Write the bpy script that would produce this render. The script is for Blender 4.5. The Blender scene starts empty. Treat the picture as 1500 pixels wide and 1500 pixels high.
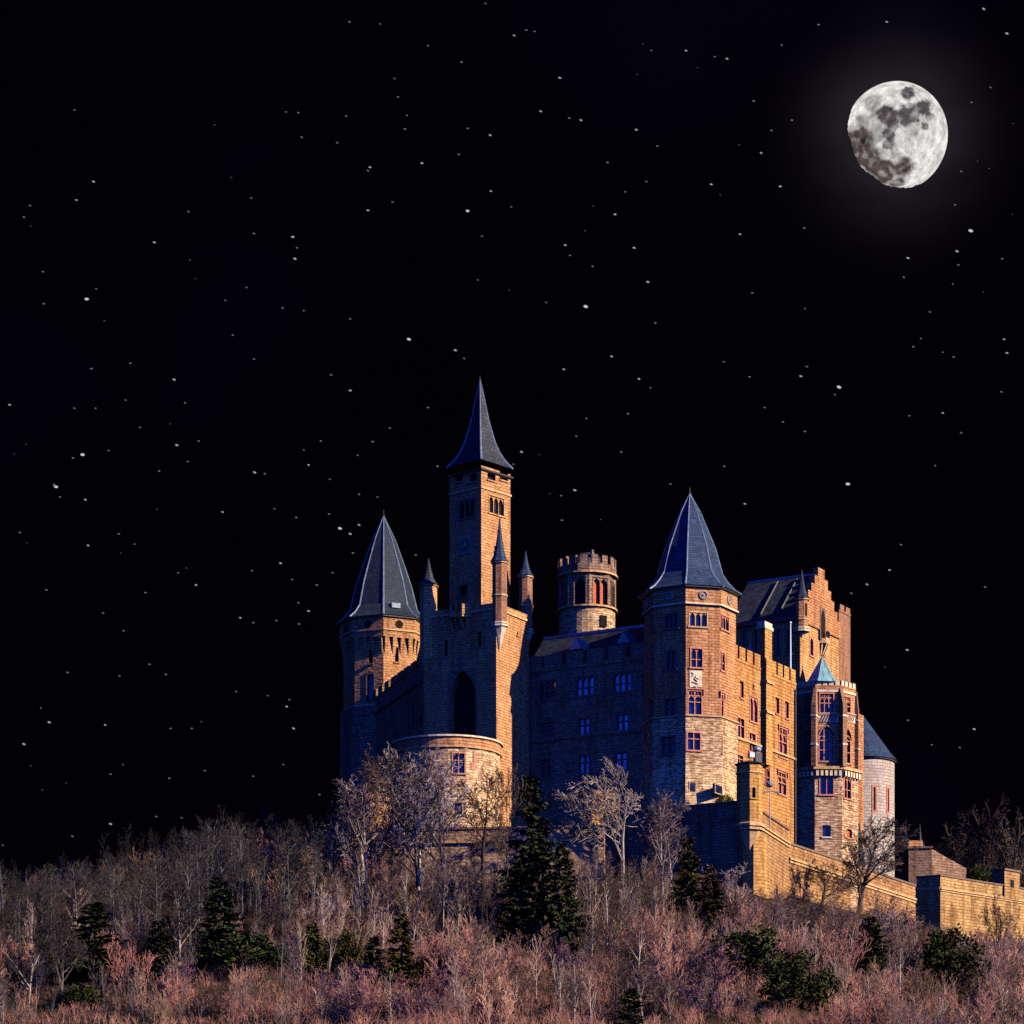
import bpy, math, random
from mathutils import Vector, noise
import numpy as np
C = bpy.context.scene
COL = C.collection
R = math.radians
F, YH = 4800.0, 2000.0          # focal length and horizon of the photograph, in its pixels

# ------------------------------------------------------------------ camera, light, sky, exposure
cam = bpy.data.cameras.new('camera'); co = bpy.data.objects.new('camera', cam); COL.objects.link(co)
cam.sensor_fit = 'HORIZONTAL'; cam.sensor_width = 36; cam.lens = 36*F/1500; cam.shift_y = (YH-750)/1500
cam.clip_start = 1; cam.clip_end = 30000
co.location = (0, 0, 0); co.rotation_euler = (R(90), 0, 0); C.camera = co

SUN_AZ, SUN_EL = 66.0, 26.0     # azimuth to the right of the line back to the camera, elevation
sdir = Vector((math.sin(R(SUN_AZ))*math.cos(R(SUN_EL)), -math.cos(R(SUN_AZ))*math.cos(R(SUN_EL)), math.sin(R(SUN_EL))))
sl = bpy.data.lights.new('sun', 'SUN'); so = bpy.data.objects.new('sun', sl); COL.objects.link(so)
sl.energy = 5.0; sl.angle = R(0.5); sl.color = (1.0, 0.83, 0.56)
so.location = (100, 100, 300); so.rotation_euler = (-sdir).to_track_quat('-Z', 'Y').to_euler()

def nodes(tree):
    N, L = tree.nodes, tree.links
    N.clear()
    def n(kind, **kw):
        x = N.new(kind)
        for k, v in kw.items():
            if k.startswith('i_'):
                x.inputs[k[2:].replace('_', ' ')].default_value = v
            else: setattr(x, k, v)
        return x
    def mth(op, a, b=None, c=None, clamp=False):
        x = N.new('ShaderNodeMath'); x.operation = op; x.use_clamp = clamp
        for i, v in enumerate((a, b, c)):
            if v is None: continue
            if isinstance(v, (int, float)): x.inputs[i].default_value = v
            else: L.new(v, x.inputs[i])
        return x.outputs[0]
    def mix(f, a, b, bt='MIX'):
        x = N.new('ShaderNodeMix'); x.data_type = 'RGBA'; x.blend_type = bt
        for s, v in ((0, f), (6, a), (7, b)):
            if isinstance(v, (int, float)): x.inputs[s].default_value = v
            elif isinstance(v, tuple): x.inputs[s].default_value = (*v[:3], 1)
            else: L.new(v, x.inputs[s])
        return x.outputs[2]
    def ramp(f, stops):
        x = N.new('ShaderNodeValToRGB'); e = x.color_ramp.elements
        while len(e) < len(stops): e.new(0.5)
        for el, (p, c) in zip(e, stops):
            el.position = p; el.color = (*c, 1) if isinstance(c, tuple) else (c, c, c, 1)
        L.new(f, x.inputs[0]); return x.outputs[0]
    return N, L, n, mth, mix, ramp

w = bpy.data.worlds.new('World'); C.world = w; w.use_nodes = True
N, L, n, mth, mix, ramp = nodes(w.node_tree)
tc = n('ShaderNodeTexCoord'); sep = n('ShaderNodeSeparateXYZ'); L.new(tc.outputs['Generated'], sep.inputs[0])
sky = n('ShaderNodeTexSky', sky_type='NISHITA', sun_disc=False)
sky.sun_elevation = R(SUN_EL); sky.sun_rotation = math.atan2(sdir.x, sdir.y)
# the last blue of dusk stands in the half of the sky behind the viewer; the half over the castle is night
dusk = ramp(mth('MULTIPLY_ADD', sep.outputs[1], -0.5, 0.5), [(0.5, 0.0), (0.62, 0.25), (0.95, 1.0)])
duskc = mix(1.0, mix(1.0, sky.outputs[0], dusk, 'MULTIPLY'), (0.062, 0.23, 1.75), 'MULTIPLY')
nz = n('ShaderNodeTexNoise', i_Scale=5.0, i_Detail=4.0); L.new(tc.outputs['Generated'], nz.inputs['Vector'])
night = ramp(nz.outputs[0], [(0.35, (0.0050, 0.0030, 0.0110)), (0.55, (0.0070, 0.0032, 0.0130)), (0.75, (0.0120, 0.0090, 0.0420))])
# moon's glow on thin cloud, painted into the sky colour
md = Vector((1312-750, F, YH-200)).normalized()
vd = n('ShaderNodeVectorMath', operation='DISTANCE'); L.new(tc.outputs['Generated'], vd.inputs[0]); vd.inputs[1].default_value = md
mp = n('ShaderNodeMapping'); L.new(tc.outputs['Generated'], mp.inputs[0]); mp.inputs['Scale'].default_value = (1, 1, 1.8)
n2 = n('ShaderNodeTexNoise', i_Scale=22.0, i_Detail=3.0); L.new(mp.outputs[0], n2.inputs['Vector'])
halo = ramp(vd.outputs['Value'], [(0.015, 0.85), (0.0215, 0.34), (0.029, 0.10), (0.039, 0.0)])
cl = mth('MULTIPLY', halo, ramp(n2.outputs[0], [(0.32, 0.45), (0.68, 1.0)]))
cloudc = mix(1.0, cl, (0.22, 0.19, 0.24), 'MULTIPLY')
bg1 = n('ShaderNodeBackground', i_Strength=0.10); L.new(duskc, bg1.inputs[0])
bg2 = n('ShaderNodeBackground', i_Strength=0.062); L.new(mix(1.0, night, cloudc, 'ADD'), bg2.inputs[0])
ad = n('ShaderNodeAddShader'); L.new(bg1.outputs[0], ad.inputs[0]); L.new(bg2.outputs[0], ad.inputs[1])
ow = n('ShaderNodeOutputWorld'); L.new(ad.outputs[0], ow.inputs[0])
C.view_settings.view_transform = 'Standard'; C.view_settings.look = 'None'
C.view_settings.exposure = 0.93; C.view_settings.gamma = 1.0; C.view_settings.use_curve_mapping = False
C.render.engine = 'CYCLES'
C.cycles.max_bounces = 4; C.cycles.diffuse_bounces = 0; C.cycles.glossy_bounces = 2
C.cycles.use_denoising = False; C.cycles.caustics_reflective = False; C.cycles.caustics_refractive = False; C.cycles.glossy_bounces = 1

# ------------------------------------------------------------------ materials
def material(name):
    m = bpy.data.materials.new(name); m.use_nodes = True
    return m
def finish(m, L, n, col, rough=0.85, bump=None, bdist=0.06, spec=0.2, bstr=0.7):
    b = n('ShaderNodeBsdfPrincipled'); o = n('ShaderNodeOutputMaterial')
    L.new(b.outputs[0], o.inputs[0])
    if isinstance(col, tuple): b.inputs['Base Color'].default_value = (*col, 1)
    else: L.new(col, b.inputs['Base Color'])
    b.inputs['Roughness'].default_value = rough
    b.inputs['Specular IOR Level'].default_value = spec
    if bump is not None:
        bp = n('ShaderNodeBump'); bp.inputs['Distance'].default_value = bdist; bp.inputs['Strength'].default_value = bstr
        L.new(bump, bp.inputs['Height']); L.new(bp.outputs[0], b.inputs['Normal'])
    return b
def stone(name, c1, c2, mortar, bw=0.85, bh=0.34, stain=(0.5, 0.42, 0.36), amount=0.45, pale=None):
    c1, c2 = [tuple(min(0.72, x*1.18) for x in c) for c in (c1, c2)]
    m = material(name); N, L, n, mth, mix, ramp = nodes(m.node_tree)
    tc = n('ShaderNodeTexCoord'); geo = n('ShaderNodeNewGeometry')
    wob = n('ShaderNodeTexNoise', i_Scale=1.3, i_Detail=2.0); L.new(tc.outputs['UV'], wob.inputs['Vector'])
    add = n('ShaderNodeVectorMath', operation='MULTIPLY_ADD')
    L.new(wob.outputs['Color'], add.inputs[0]); add.inputs[1].default_value = (0.25, 0.10, 0); L.new(tc.outputs['UV'], add.inputs[2])
    br = n('ShaderNodeTexBrick', offset=0.5, squash=0.8, squash_frequency=3)
    br.inputs['Scale'].default_value = 1; br.inputs['Brick Width'].default_value = bw; br.inputs['Row Height'].default_value = bh
    br.inputs['Mortar Size'].default_value = 0.028; br.inputs['Mortar Smooth'].default_value = 0.4
    br.inputs['Color1'].default_value = (*c1, 1); br.inputs['Color2'].default_value = (*c2, 1); br.inputs['Mortar'].default_value = (*mortar, 1)
    L.new(add.outputs[0], br.inputs['Vector'])
    mp = n('ShaderNodeMapping'); L.new(geo.outputs['Position'], mp.inputs[0]); mp.inputs['Scale'].default_value = (1, 1, 0.45)
    big = n('ShaderNodeTexNoise', i_Scale=0.45, i_Detail=6.0, i_Roughness=0.65); L.new(mp.outputs[0], big.inputs['Vector'])
    m2 = n('ShaderNodeMapping'); L.new(tc.outputs['UV'], m2.inputs[0]); m2.inputs['Scale'].default_value = (1.0, 2.9, 1)
    fine = n('ShaderNodeTexNoise', i_Scale=1.25, i_Detail=3.0); L.new(m2.outputs[0], fine.inputs['Vector'])
    c = mix(ramp(fine.outputs[0], [(0.34, 0.65), (0.47, 0.0)]), br.outputs[0], stain, 'MULTIPLY')
    c = mix(mth('MULTIPLY', ramp(big.outputs[0], [(0.45, 0.0), (0.68, 1.0)]), amount), c, stain, 'MULTIPLY')
    m3 = n('ShaderNodeMapping'); L.new(geo.outputs['Position'], m3.inputs[0]); m3.inputs['Scale'].default_value = (1.5, 1.5, 0.13)
    stk = n('ShaderNodeTexNoise', i_Scale=0.8, i_Detail=4.0, i_Roughness=0.6); L.new(m3.outputs[0], stk.inputs['Vector'])
    c = mix(ramp(stk.outputs[0], [(0.50, 0.0), (0.66, 0.75)]), c, (0.52, 0.44, 0.40), 'MULTIPLY')
    oi = n('ShaderNodeObjectInfo'); hs = n('ShaderNodeHueSaturation'); L.new(c, hs.inputs['Color'])
    L.new(mth('MULTIPLY_ADD', oi.outputs['Random'], 0.22, 0.90), hs.inputs['Value']); L.new(mth('MULTIPLY_ADD', oi.outputs['Random'], 0.016, 0.492), hs.inputs['Hue']); c = hs.outputs[0]
    if pale: c = mix(ramp(fine.outputs[0], [(0.52, 0.0), (0.66, 0.8)]), c, pale)
    hgt = mth('ADD', mth('MULTIPLY', br.outputs['Fac'], -1.0), mth('MULTIPLY', fine.outputs[0], 1.6))
    finish(m, L, n, c, 0.92, hgt, 0.11, 0.15, 0.8)
    return m
def plain(name, c, rough=0.7, var=0.35, scale=3.0, spec=0.3, bump=True, metal=0.0):
    m = material(name); N, L, n, mth, mix, ramp = nodes(m.node_tree)
    tc = n('ShaderNodeTexCoord'); nz = n('ShaderNodeTexNoise', i_Scale=scale, i_Detail=4.0); L.new(tc.outputs['Object'], nz.inputs['Vector'])
    d = tuple(x*(1-var) for x in c); u = tuple(min(1, x*(1+var)) for x in c)
    b = finish(m, L, n, ramp(nz.outputs[0], [(0.3, d), (0.7, u)]), rough, nz.outputs[0] if bump else None, 0.03, spec)
    b.inputs['Metallic'].default_value = metal
    return m
def slate(name, c, c2, bw=0.42, bh=0.3, rough=0.68, spec=0.22):
    m = material(name); N, L, n, mth, mix, ramp = nodes(m.node_tree)
    tc = n('ShaderNodeTexCoord'); geo = n('ShaderNodeNewGeometry')
    br = n('ShaderNodeTexBrick', offset=0.5)
    br.inputs['Scale'].default_value = 1; br.inputs['Brick Width'].default_value = bw; br.inputs['Row Height'].default_value = bh
    br.inputs['Mortar Size'].default_value = 0.03; br.inputs['Color1'].default_value = (*c, 1); br.inputs['Color2'].default_value = (*c2, 1)
    br.inputs['Mortar'].default_value = tuple(x*0.25 for x in c)+(1,)
    L.new(tc.outputs['UV'], br.inputs['Vector'])
    big = n('ShaderNodeTexNoise', i_Scale=0.8, i_Detail=5.0); L.new(geo.outputs['Position'], big.inputs['Vector'])
    cc = mix(ramp(big.outputs[0], [(0.4, 0.0), (0.7, 0.6)]), br.outputs[0], (0.35, 0.38, 0.45), 'MULTIPLY')
    finish(m, L, n, cc, rough, mth('MULTIPLY', br.outputs['Fac'], -1.0), 0.05, spec)
    return m
M = {}
M['ashlar'] = stone('orange_sandstone', (0.50, 0.26, 0.12), (0.36, 0.178, 0.078), (0.16, 0.08, 0.035))
M['ashlar_gold'] = stone('golden_sandstone', (0.46, 0.245, 0.085), (0.36, 0.178, 0.056), (0.20, 0.10, 0.04), 1.0, 0.42)
M['rubble'] = stone('pale_rubble_stone', (0.56, 0.39, 0.22), (0.34, 0.20, 0.105), (0.15, 0.08, 0.045), 0.9, 0.30, (0.42, 0.30, 0.25), 0.7, (0.66, 0.52, 0.36))
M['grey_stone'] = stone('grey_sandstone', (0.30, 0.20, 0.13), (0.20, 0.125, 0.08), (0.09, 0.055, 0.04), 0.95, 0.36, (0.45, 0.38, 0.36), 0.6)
M['rampart'] = stone('tan_rampart_stone', (0.39, 0.235, 0.105), (0.29, 0.16, 0.07), (0.15, 0.08, 0.04), 0.95, 0.4, (0.45, 0.36, 0.30), 0.6)
M['brick'] = stone('red_brown_brick', (0.30, 0.145, 0.085), (0.21, 0.095, 0.06), (0.30, 0.20, 0.13), 0.4, 0.26, (0.6, 0.5, 0.45), 0.4)
M['white_stone'] = stone('pale_chapel_stone', (0.31, 0.26, 0.235), (0.25, 0.205, 0.185), (0.18, 0.15, 0.135), 0.9, 0.4, (0.75, 0.72, 0.74), 0.6)
M['retain'] = stone('brown_retaining_stone', (0.44, 0.285, 0.185), (0.32, 0.20, 0.13), (0.15, 0.09, 0.06), 0.9, 0.4, (0.45, 0.36, 0.30), 0.8)
M['trim'] = plain('carved_stone_trim', (0.46, 0.28, 0.14), 0.85, 0.3, 2.0, 0.15)
M['pale_trim'] = plain('pale_stone_coping', (0.58, 0.46, 0.32), 0.85, 0.3, 2.0, 0.15)
M['red_trim'] = plain('red_sandstone_frame', (0.44, 0.175, 0.12), 0.85, 0.3, 2.5, 0.15)
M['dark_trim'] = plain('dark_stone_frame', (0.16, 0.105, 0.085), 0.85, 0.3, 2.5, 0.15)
M['red_panel'] = plain('red_painted_shutter', (0.58, 0.085, 0.030), 0.7, 0.25, 1.5, 0.2)
M['slate'] = slate('blue_grey_slate', (0.013, 0.031, 0.085), (0.032, 0.064, 0.15))
M['slate_pale'] = slate('weathered_grey_slate', (0.024, 0.040, 0.074), (0.012, 0.020, 0.042), 0.35, 0.24)
M['slate_dark'] = slate('dark_slate', (0.015, 0.020, 0.036), (0.042, 0.05, 0.075), 0.6, 0.45)
M['lead'] = plain('lead_flashing', (0.15, 0.20, 0.28), 0.45, 0.35, 2.0, 0.5)
M['copper'] = slate('green_copper', (0.17, 0.36, 0.40), (0.22, 0.43, 0.46), 0.7, 3.0, 0.5, 0.4)
M['iron'] = plain('black_iron', (0.02, 0.02, 0.024), 0.5, 0.3, 4.0, 0.4)
M['grey_metal'] = plain('grey_metal', (0.24, 0.27, 0.32), 0.4, 0.2, 4.0, 0.5)
M['white_metal'] = plain('white_painted_metal', (0.75, 0.78, 0.82), 0.45, 0.1, 4.0, 0.4)
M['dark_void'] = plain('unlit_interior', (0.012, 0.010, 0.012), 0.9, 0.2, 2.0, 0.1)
m = M['glass'] = material('dark_blue_window_glass'); N, L, n, mth, mix, ramp = nodes(m.node_tree)
tc = n('ShaderNodeTexCoord'); ck = n('ShaderNodeTexNoise', i_Scale=1.7, i_Detail=1.0); L.new(tc.outputs['Object'], ck.inputs['Vector'])
b = finish(m, L, n, ramp(ck.outputs[0], [(0.35, (0.007, 0.007, 0.020)), (0.65, (0.013, 0.018, 0.060))]), 0.12, ck.outputs[0], 0.02, 0.5)
m = M['glass_pale'] = material('sky_reflecting_window_glass'); N, L, n, mth, mix, ramp = nodes(m.node_tree)
tc = n('ShaderNodeTexCoord'); ck = n('ShaderNodeTexNoise', i_Scale=0.9, i_Detail=1.0); L.new(tc.outputs['Object'], ck.inputs['Vector'])
b = finish(m, L, n, ramp(ck.outputs[0], [(0.35, (0.10, 0.14, 0.22)), (0.65, (0.22, 0.30, 0.40))]), 0.10, None, 0.02, 0.9)
b.inputs['Metallic'].default_value = 0.85

M['glass_rose'] = plain('rose_tinted_leaded_glass', (0.30, 0.10, 0.085), 0.35, 0.3, 3.0, 0.5)

def bark(name, c, var=0.4):
    m = material(name); N, L, n, mth, mix, ramp = nodes(m.node_tree)
    oi = n('ShaderNodeObjectInfo'); tc = n('ShaderNodeTexCoord')
    nz = n('ShaderNodeTexNoise', i_Scale=1.6, i_Detail=3.0); L.new(tc.outputs['Object'], nz.inputs['Vector'])
    base = ramp(nz.outputs[0], [(0.3, tuple(x*(1-var) for x in c)), (0.7, tuple(min(1, x*(1+var)) for x in c))])
    hv = n('ShaderNodeHueSaturation'); L.new(base, hv.inputs['Color'])
    L.new(mth('MULTIPLY_ADD', oi.outputs['Random'], 0.8, 0.6), hv.inputs['Value'])
    L.new(mth('MULTIPLY_ADD', oi.outputs['Random'], 0.04, 0.48), hv.inputs['Hue'])
    finish(m, L, n, hv.outputs[0], 0.9, None, spec=0.1)
    return m
M['bark_pale'] = bark('pale_bark', (0.30, 0.24, 0.205))
M['bark_grey_shaded'] = bark('grey_bark_shaded', (0.085, 0.076, 0.074))  # grey bark, darkened to stand for the shade over the left wood
M['bark_dark'] = bark('dark_bark', (0.055, 0.040, 0.036))
M['twig_pink'] = bark('reddish_twigs', (0.34, 0.155, 0.130))
M['twig_brown'] = bark('brown_twigs', (0.14, 0.080, 0.062))
M['twig_mauve'] = bark('mauve_twigs', (0.175, 0.105, 0.097))
M['twig_grey_shaded'] = bark('grey_twigs_shaded', (0.030, 0.026, 0.026))  # shade of the left wood is put into this twig colour too
M['twig_pale'] = bark('pale_grey_twigs', (0.27, 0.205, 0.20))
M['twig_umber'] = bark('umber_twigs', (0.075, 0.046, 0.038), 0.6)
M['twig_far'] = bark('distant_dark_twigs', (0.014, 0.012, 0.012))
M['twig_dark'] = bark('dark_twigs', (0.075, 0.05, 0.045))
M['needle'] = bark('dark_needles', (0.034, 0.044, 0.016), 0.6)
M['needle_olive'] = bark('olive_needles', (0.075, 0.072, 0.012), 0.6)
M['leaf_green'] = bark('evergreen_leaves', (0.040, 0.050, 0.015), 0.6)
m = M['ground'] = material('leaf_litter_ground'); N, L, n, mth, mix, ramp = nodes(m.node_tree)
geo = n('ShaderNodeNewGeometry')
a1 = n('ShaderNodeTexNoise', i_Scale=0.16, i_Detail=8.0, i_Roughness=0.7); L.new(geo.outputs['Position'], a1.inputs['Vector'])
a2 = n('ShaderNodeTexNoise', i_Scale=3.0, i_Detail=5.0, i_Roughness=0.7); L.new(geo.outputs['Position'], a2.inputs['Vector'])
g = ramp(a1.outputs[0], [(0.32, (0.022, 0.017, 0.009)), (0.5, (0.05, 0.029, 0.017)), (0.68, (0.085, 0.048, 0.030))])
g = mix(ramp(a2.outputs[0], [(0.35, 0.85), (0.6, 0.0)]), g, (0.25, 0.22, 0.2), 'MULTIPLY')
finish(m, L, n, g, 0.95, a2.outputs[0], 0.3, 0.1)
m = M['farhill'] = material('far_wooded_hill'); N, L, n, mth, mix, ramp = nodes(m.node_tree)
geo = n('ShaderNodeNewGeometry'); mp = n('ShaderNodeMapping'); L.new(geo.outputs['Position'], mp.inputs[0]); mp.inputs['Scale'].default_value = (1, 0.3, 0.5)
a1 = n('ShaderNodeTexNoise', i_Scale=0.12, i_Detail=8.0, i_Roughness=0.75); L.new(mp.outputs[0], a1.inputs['Vector'])
finish(m, L, n, ramp(a1.outputs[0], [(0.35, (0.003, 0.003, 0.003)), (0.65, (0.009, 0.008, 0.008))]), 0.95, a1.outputs[0], 2.0, 0.05)

# ------------------------------------------------------------------ mesh helpers
ORG = {}
class MB:
    def __init__(s, merge=True):
        s.v, s.f, s.uv, s.key, s.merge = [], [], {}, {}, merge
    def p(s, co):
        if s.merge:
            k = (round(co[0]*2000), round(co[1]*2000), round(co[2]*2000))
            i = s.key.get(k)
            if i is None:
                i = s.key[k] = len(s.v); s.v.append(tuple(co))
            return i
        s.v.append(tuple(co)); return len(s.v)-1
    def face(s, pts, uv=None):
        ids = [s.p(q) for q in pts]
        out = [i for k, i in enumerate(ids) if i != ids[k-1]]
        if len(out) < 3: return
        if uv: s.uv[len(s.f)] = uv
        s.f.append(out)
    def hexa(s, b, t):          # bottom ring, top ring (both counter-clockwise from above)
        k = len(b)
        for i in range(k):
            j = (i+1) % k
            s.face([b[i], b[j], t[j], t[i]])
        s.face(list(t)); s.face(list(b)[::-1])
    def box(s, T, u0, u1, v0, v1, w0, w1):   # in a wall's own frame: u along, v up, w outwards
        b = [T(u0, v0, w1), T(u1, v0, w1), T(u1, v0, w0), T(u0, v0, w0)]
        t = [T(u0, v1, w1), T(u1, v1, w1), T(u1, v1, w0), T(u0, v1, w0)]
        s.hexa(b, t)
    def tube(s, pts, rad, k=5, cap=True):
        rings = []
        for i, q in enumerate(pts):
            a = pts[max(0, i-1)]; b = pts[min(len(pts)-1, i+1)]
            d = Vector(b)-Vector(a); d = d.normalized() if d.length > 1e-9 else Vector((0, 0, 1))
            x = d.cross(Vector((0.31, 0.95, 0.05)));
            if x.length < 1e-3: x = d.cross(Vector((1, 0, 0)))
            x.normalize(); y = d.cross(x); r = rad[i] if isinstance(rad, (list, tuple)) else rad
            rings.append([Vector(q)+x*(r*math.cos(2*math.pi*j/k))+y*(r*math.sin(2*math.pi*j/k)) for j in range(k)])
        for a, b in zip(rings, rings[1:]):
            for j in range(k): s.face([a[j], a[(j+1) % k], b[(j+1) % k], b[j]])
        if cap: s.face(rings[0][::-1]); s.face(rings[-1])
    def loft(s, rings, cap0=False, cap1=True, cyl=None):
        for a, b in zip(rings, rings[1:]):
            k = len(a)
            for j in range(k):
                q = [a[j], a[(j+1) % k], b[(j+1) % k], b[j]]
                uv = None
                if cyl:
                    u0, u1 = cyl*2*math.pi*j/k, cyl*2*math.pi*(j+1)/k
                    uv = [(u0, a[j][2]), (u1, a[j][2]), (u1, b[j][2]), (u0, b[j][2])]
                s.face(q, uv)
        if cap1: s.face(rings[-1])
        if cap0: s.face(rings[0][::-1])
    def build(s, name, mat, parent=None, smooth=False):
        org = ORG.get(parent.name, Vector()) if parent else Vector()
        me = bpy.data.meshes.new(name)
        me.from_pydata([(x-org[0], y-org[1], z-org[2]) for x, y, z in s.v], [], s.f)
        lay = me.uv_layers.new(name='UVMap').data
        for pi, poly in enumerate(me.polygons):
            own = s.uv.get(pi)
            nn = poly.normal
            h = math.hypot(nn.x, nn.y)
            for q, li in enumerate(poly.loop_indices):
                if own and len(own) == poly.loop_total: lay[li].uv = own[q]; continue
                c = s.v[s.f[pi][q]]
                if h > 0.25:
                    sl_ = max(0.35, h)
                    lay[li].uv = ((-nn.y*c[0]+nn.x*c[1])/h, c[2]/sl_)
                else: lay[li].uv = (c[0], c[1])
        if smooth: me.polygons.foreach_set('use_smooth', [True]*len(me.polygons))
        me.materials.append(M[mat] if isinstance(mat, str) else mat)
        o = bpy.data.objects.new(name, me); COL.objects.link(o)
        if parent: o.parent = parent
        ORG[o.name] = org
        return o
def tag(o, label, cat, group=None, kind=None):
    if label: o['label'] = label
    if cat: o['category'] = cat
    if group: o['group'] = group
    if kind: o['kind'] = kind
    return o
def thing(name, loc, label, cat, group=None):
    o = bpy.data.objects.new(name, None); COL.objects.link(o); o.location = loc; o.empty_display_size = 0.5
    ORG[o.name] = Vector(loc)
    return tag(o, label, cat, group)
def structure(o): o['kind'] = 'structure'; return o

def XY(px, Y): return ((px-750)/F*Y, Y)
def ZZ(py, Y): return (YH-py)/F*Y
def P3(px, py, Y): return Vector(((px-750)/F*Y, Y, (YH-py)/F*Y))
def along(p, ang, u):           # ang: degrees to the right of +X towards +Y
    return (p[0]+math.cos(R(ang))*u, p[1]+math.sin(R(ang))*u)
def reach(p, ang, px):          # distance from p along ang to where the column px is met
    k = (px-750)/F; dx, dy = math.cos(R(ang)), math.sin(R(ang))
    return (k*p[1]-p[0])/(dx-k*dy)

class Face:
    def __init__(s, A, B, z0, z1):
        s.A, s.B, s.z0, s.z1 = A, B, z0, z1
        s.L = math.hypot(B[0]-A[0], B[1]-A[1]); s.d = ((B[0]-A[0])/s.L, (B[1]-A[1])/s.L); s.n = (s.d[1], -s.d[0])
        s.wins = []; s.base = None
    def T(s, u, v, w=0.0):
        return (s.A[0]+s.d[0]*u+s.n[0]*w, s.A[1]+s.d[1]*u+s.n[1]*w, v)
    def u(s, px):
        k = (px-750)/F
        return (k*s.A[1]-s.A[0])/(s.d[0]-k*s.d[1])
    def zu(s, py, u): return (YH-py)/F*(s.A[1]+s.d[1]*u)
    def win(s, x0, x1, y0, y1, kind='cross', frame='red_trim', pane='glass', depth=0.42, **kw):
        u0, u1 = s.u(x0), s.u(x1); um = (u0+u1)/2
        u0, u1 = max(0.12, u0), min(s.L-0.12, u1)
        if u1-u0 < 0.15: return
        s.wins.append((u0, u1, s.zu(y1, um), s.zu(y0, um), kind, frame, pane, depth, kw))
    def winu(s, u0, u1, z0, z1, kind='cross', frame='red_trim', pane='glass', depth=0.42, **kw):
        s.wins.append((u0, u1, z0, z1, kind, frame, pane, depth, kw))
    def mesh(s, mb):
        us = sorted({0.0, s.L, *[x for q in s.wins for x in q[:2]]})
        vs = sorted({s.z0, s.z1, *[x for q in s.wins for x in q[2:4]]})
        for a, b in zip(us, us[1:]):
            for c, d in zip(vs, vs[1:]):
                um, vm = (a+b)/2, (c+d)/2
                if any(q[0] < um < q[1] and q[2] < vm < q[3] for q in s.wins): continue
                mb.face([s.T(a, c), s.T(b, c), s.T(b, d), s.T(a, d)])
        for u0, u1, v0, v1, kind, fr, pa, dp, kw in s.wins:
            o = [(u0, v0), (u1, v0), (u1, v1), (u0, v1)]
            for i in range(4):
                a, b = o[i], o[(i+1) % 4]
                mb.face([s.T(*b), s.T(*a), s.T(*a, -dp), s.T(*b, -dp)])
    def windows(s, parent):
        for q in s.wins: make_window(s, q, parent)

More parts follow.
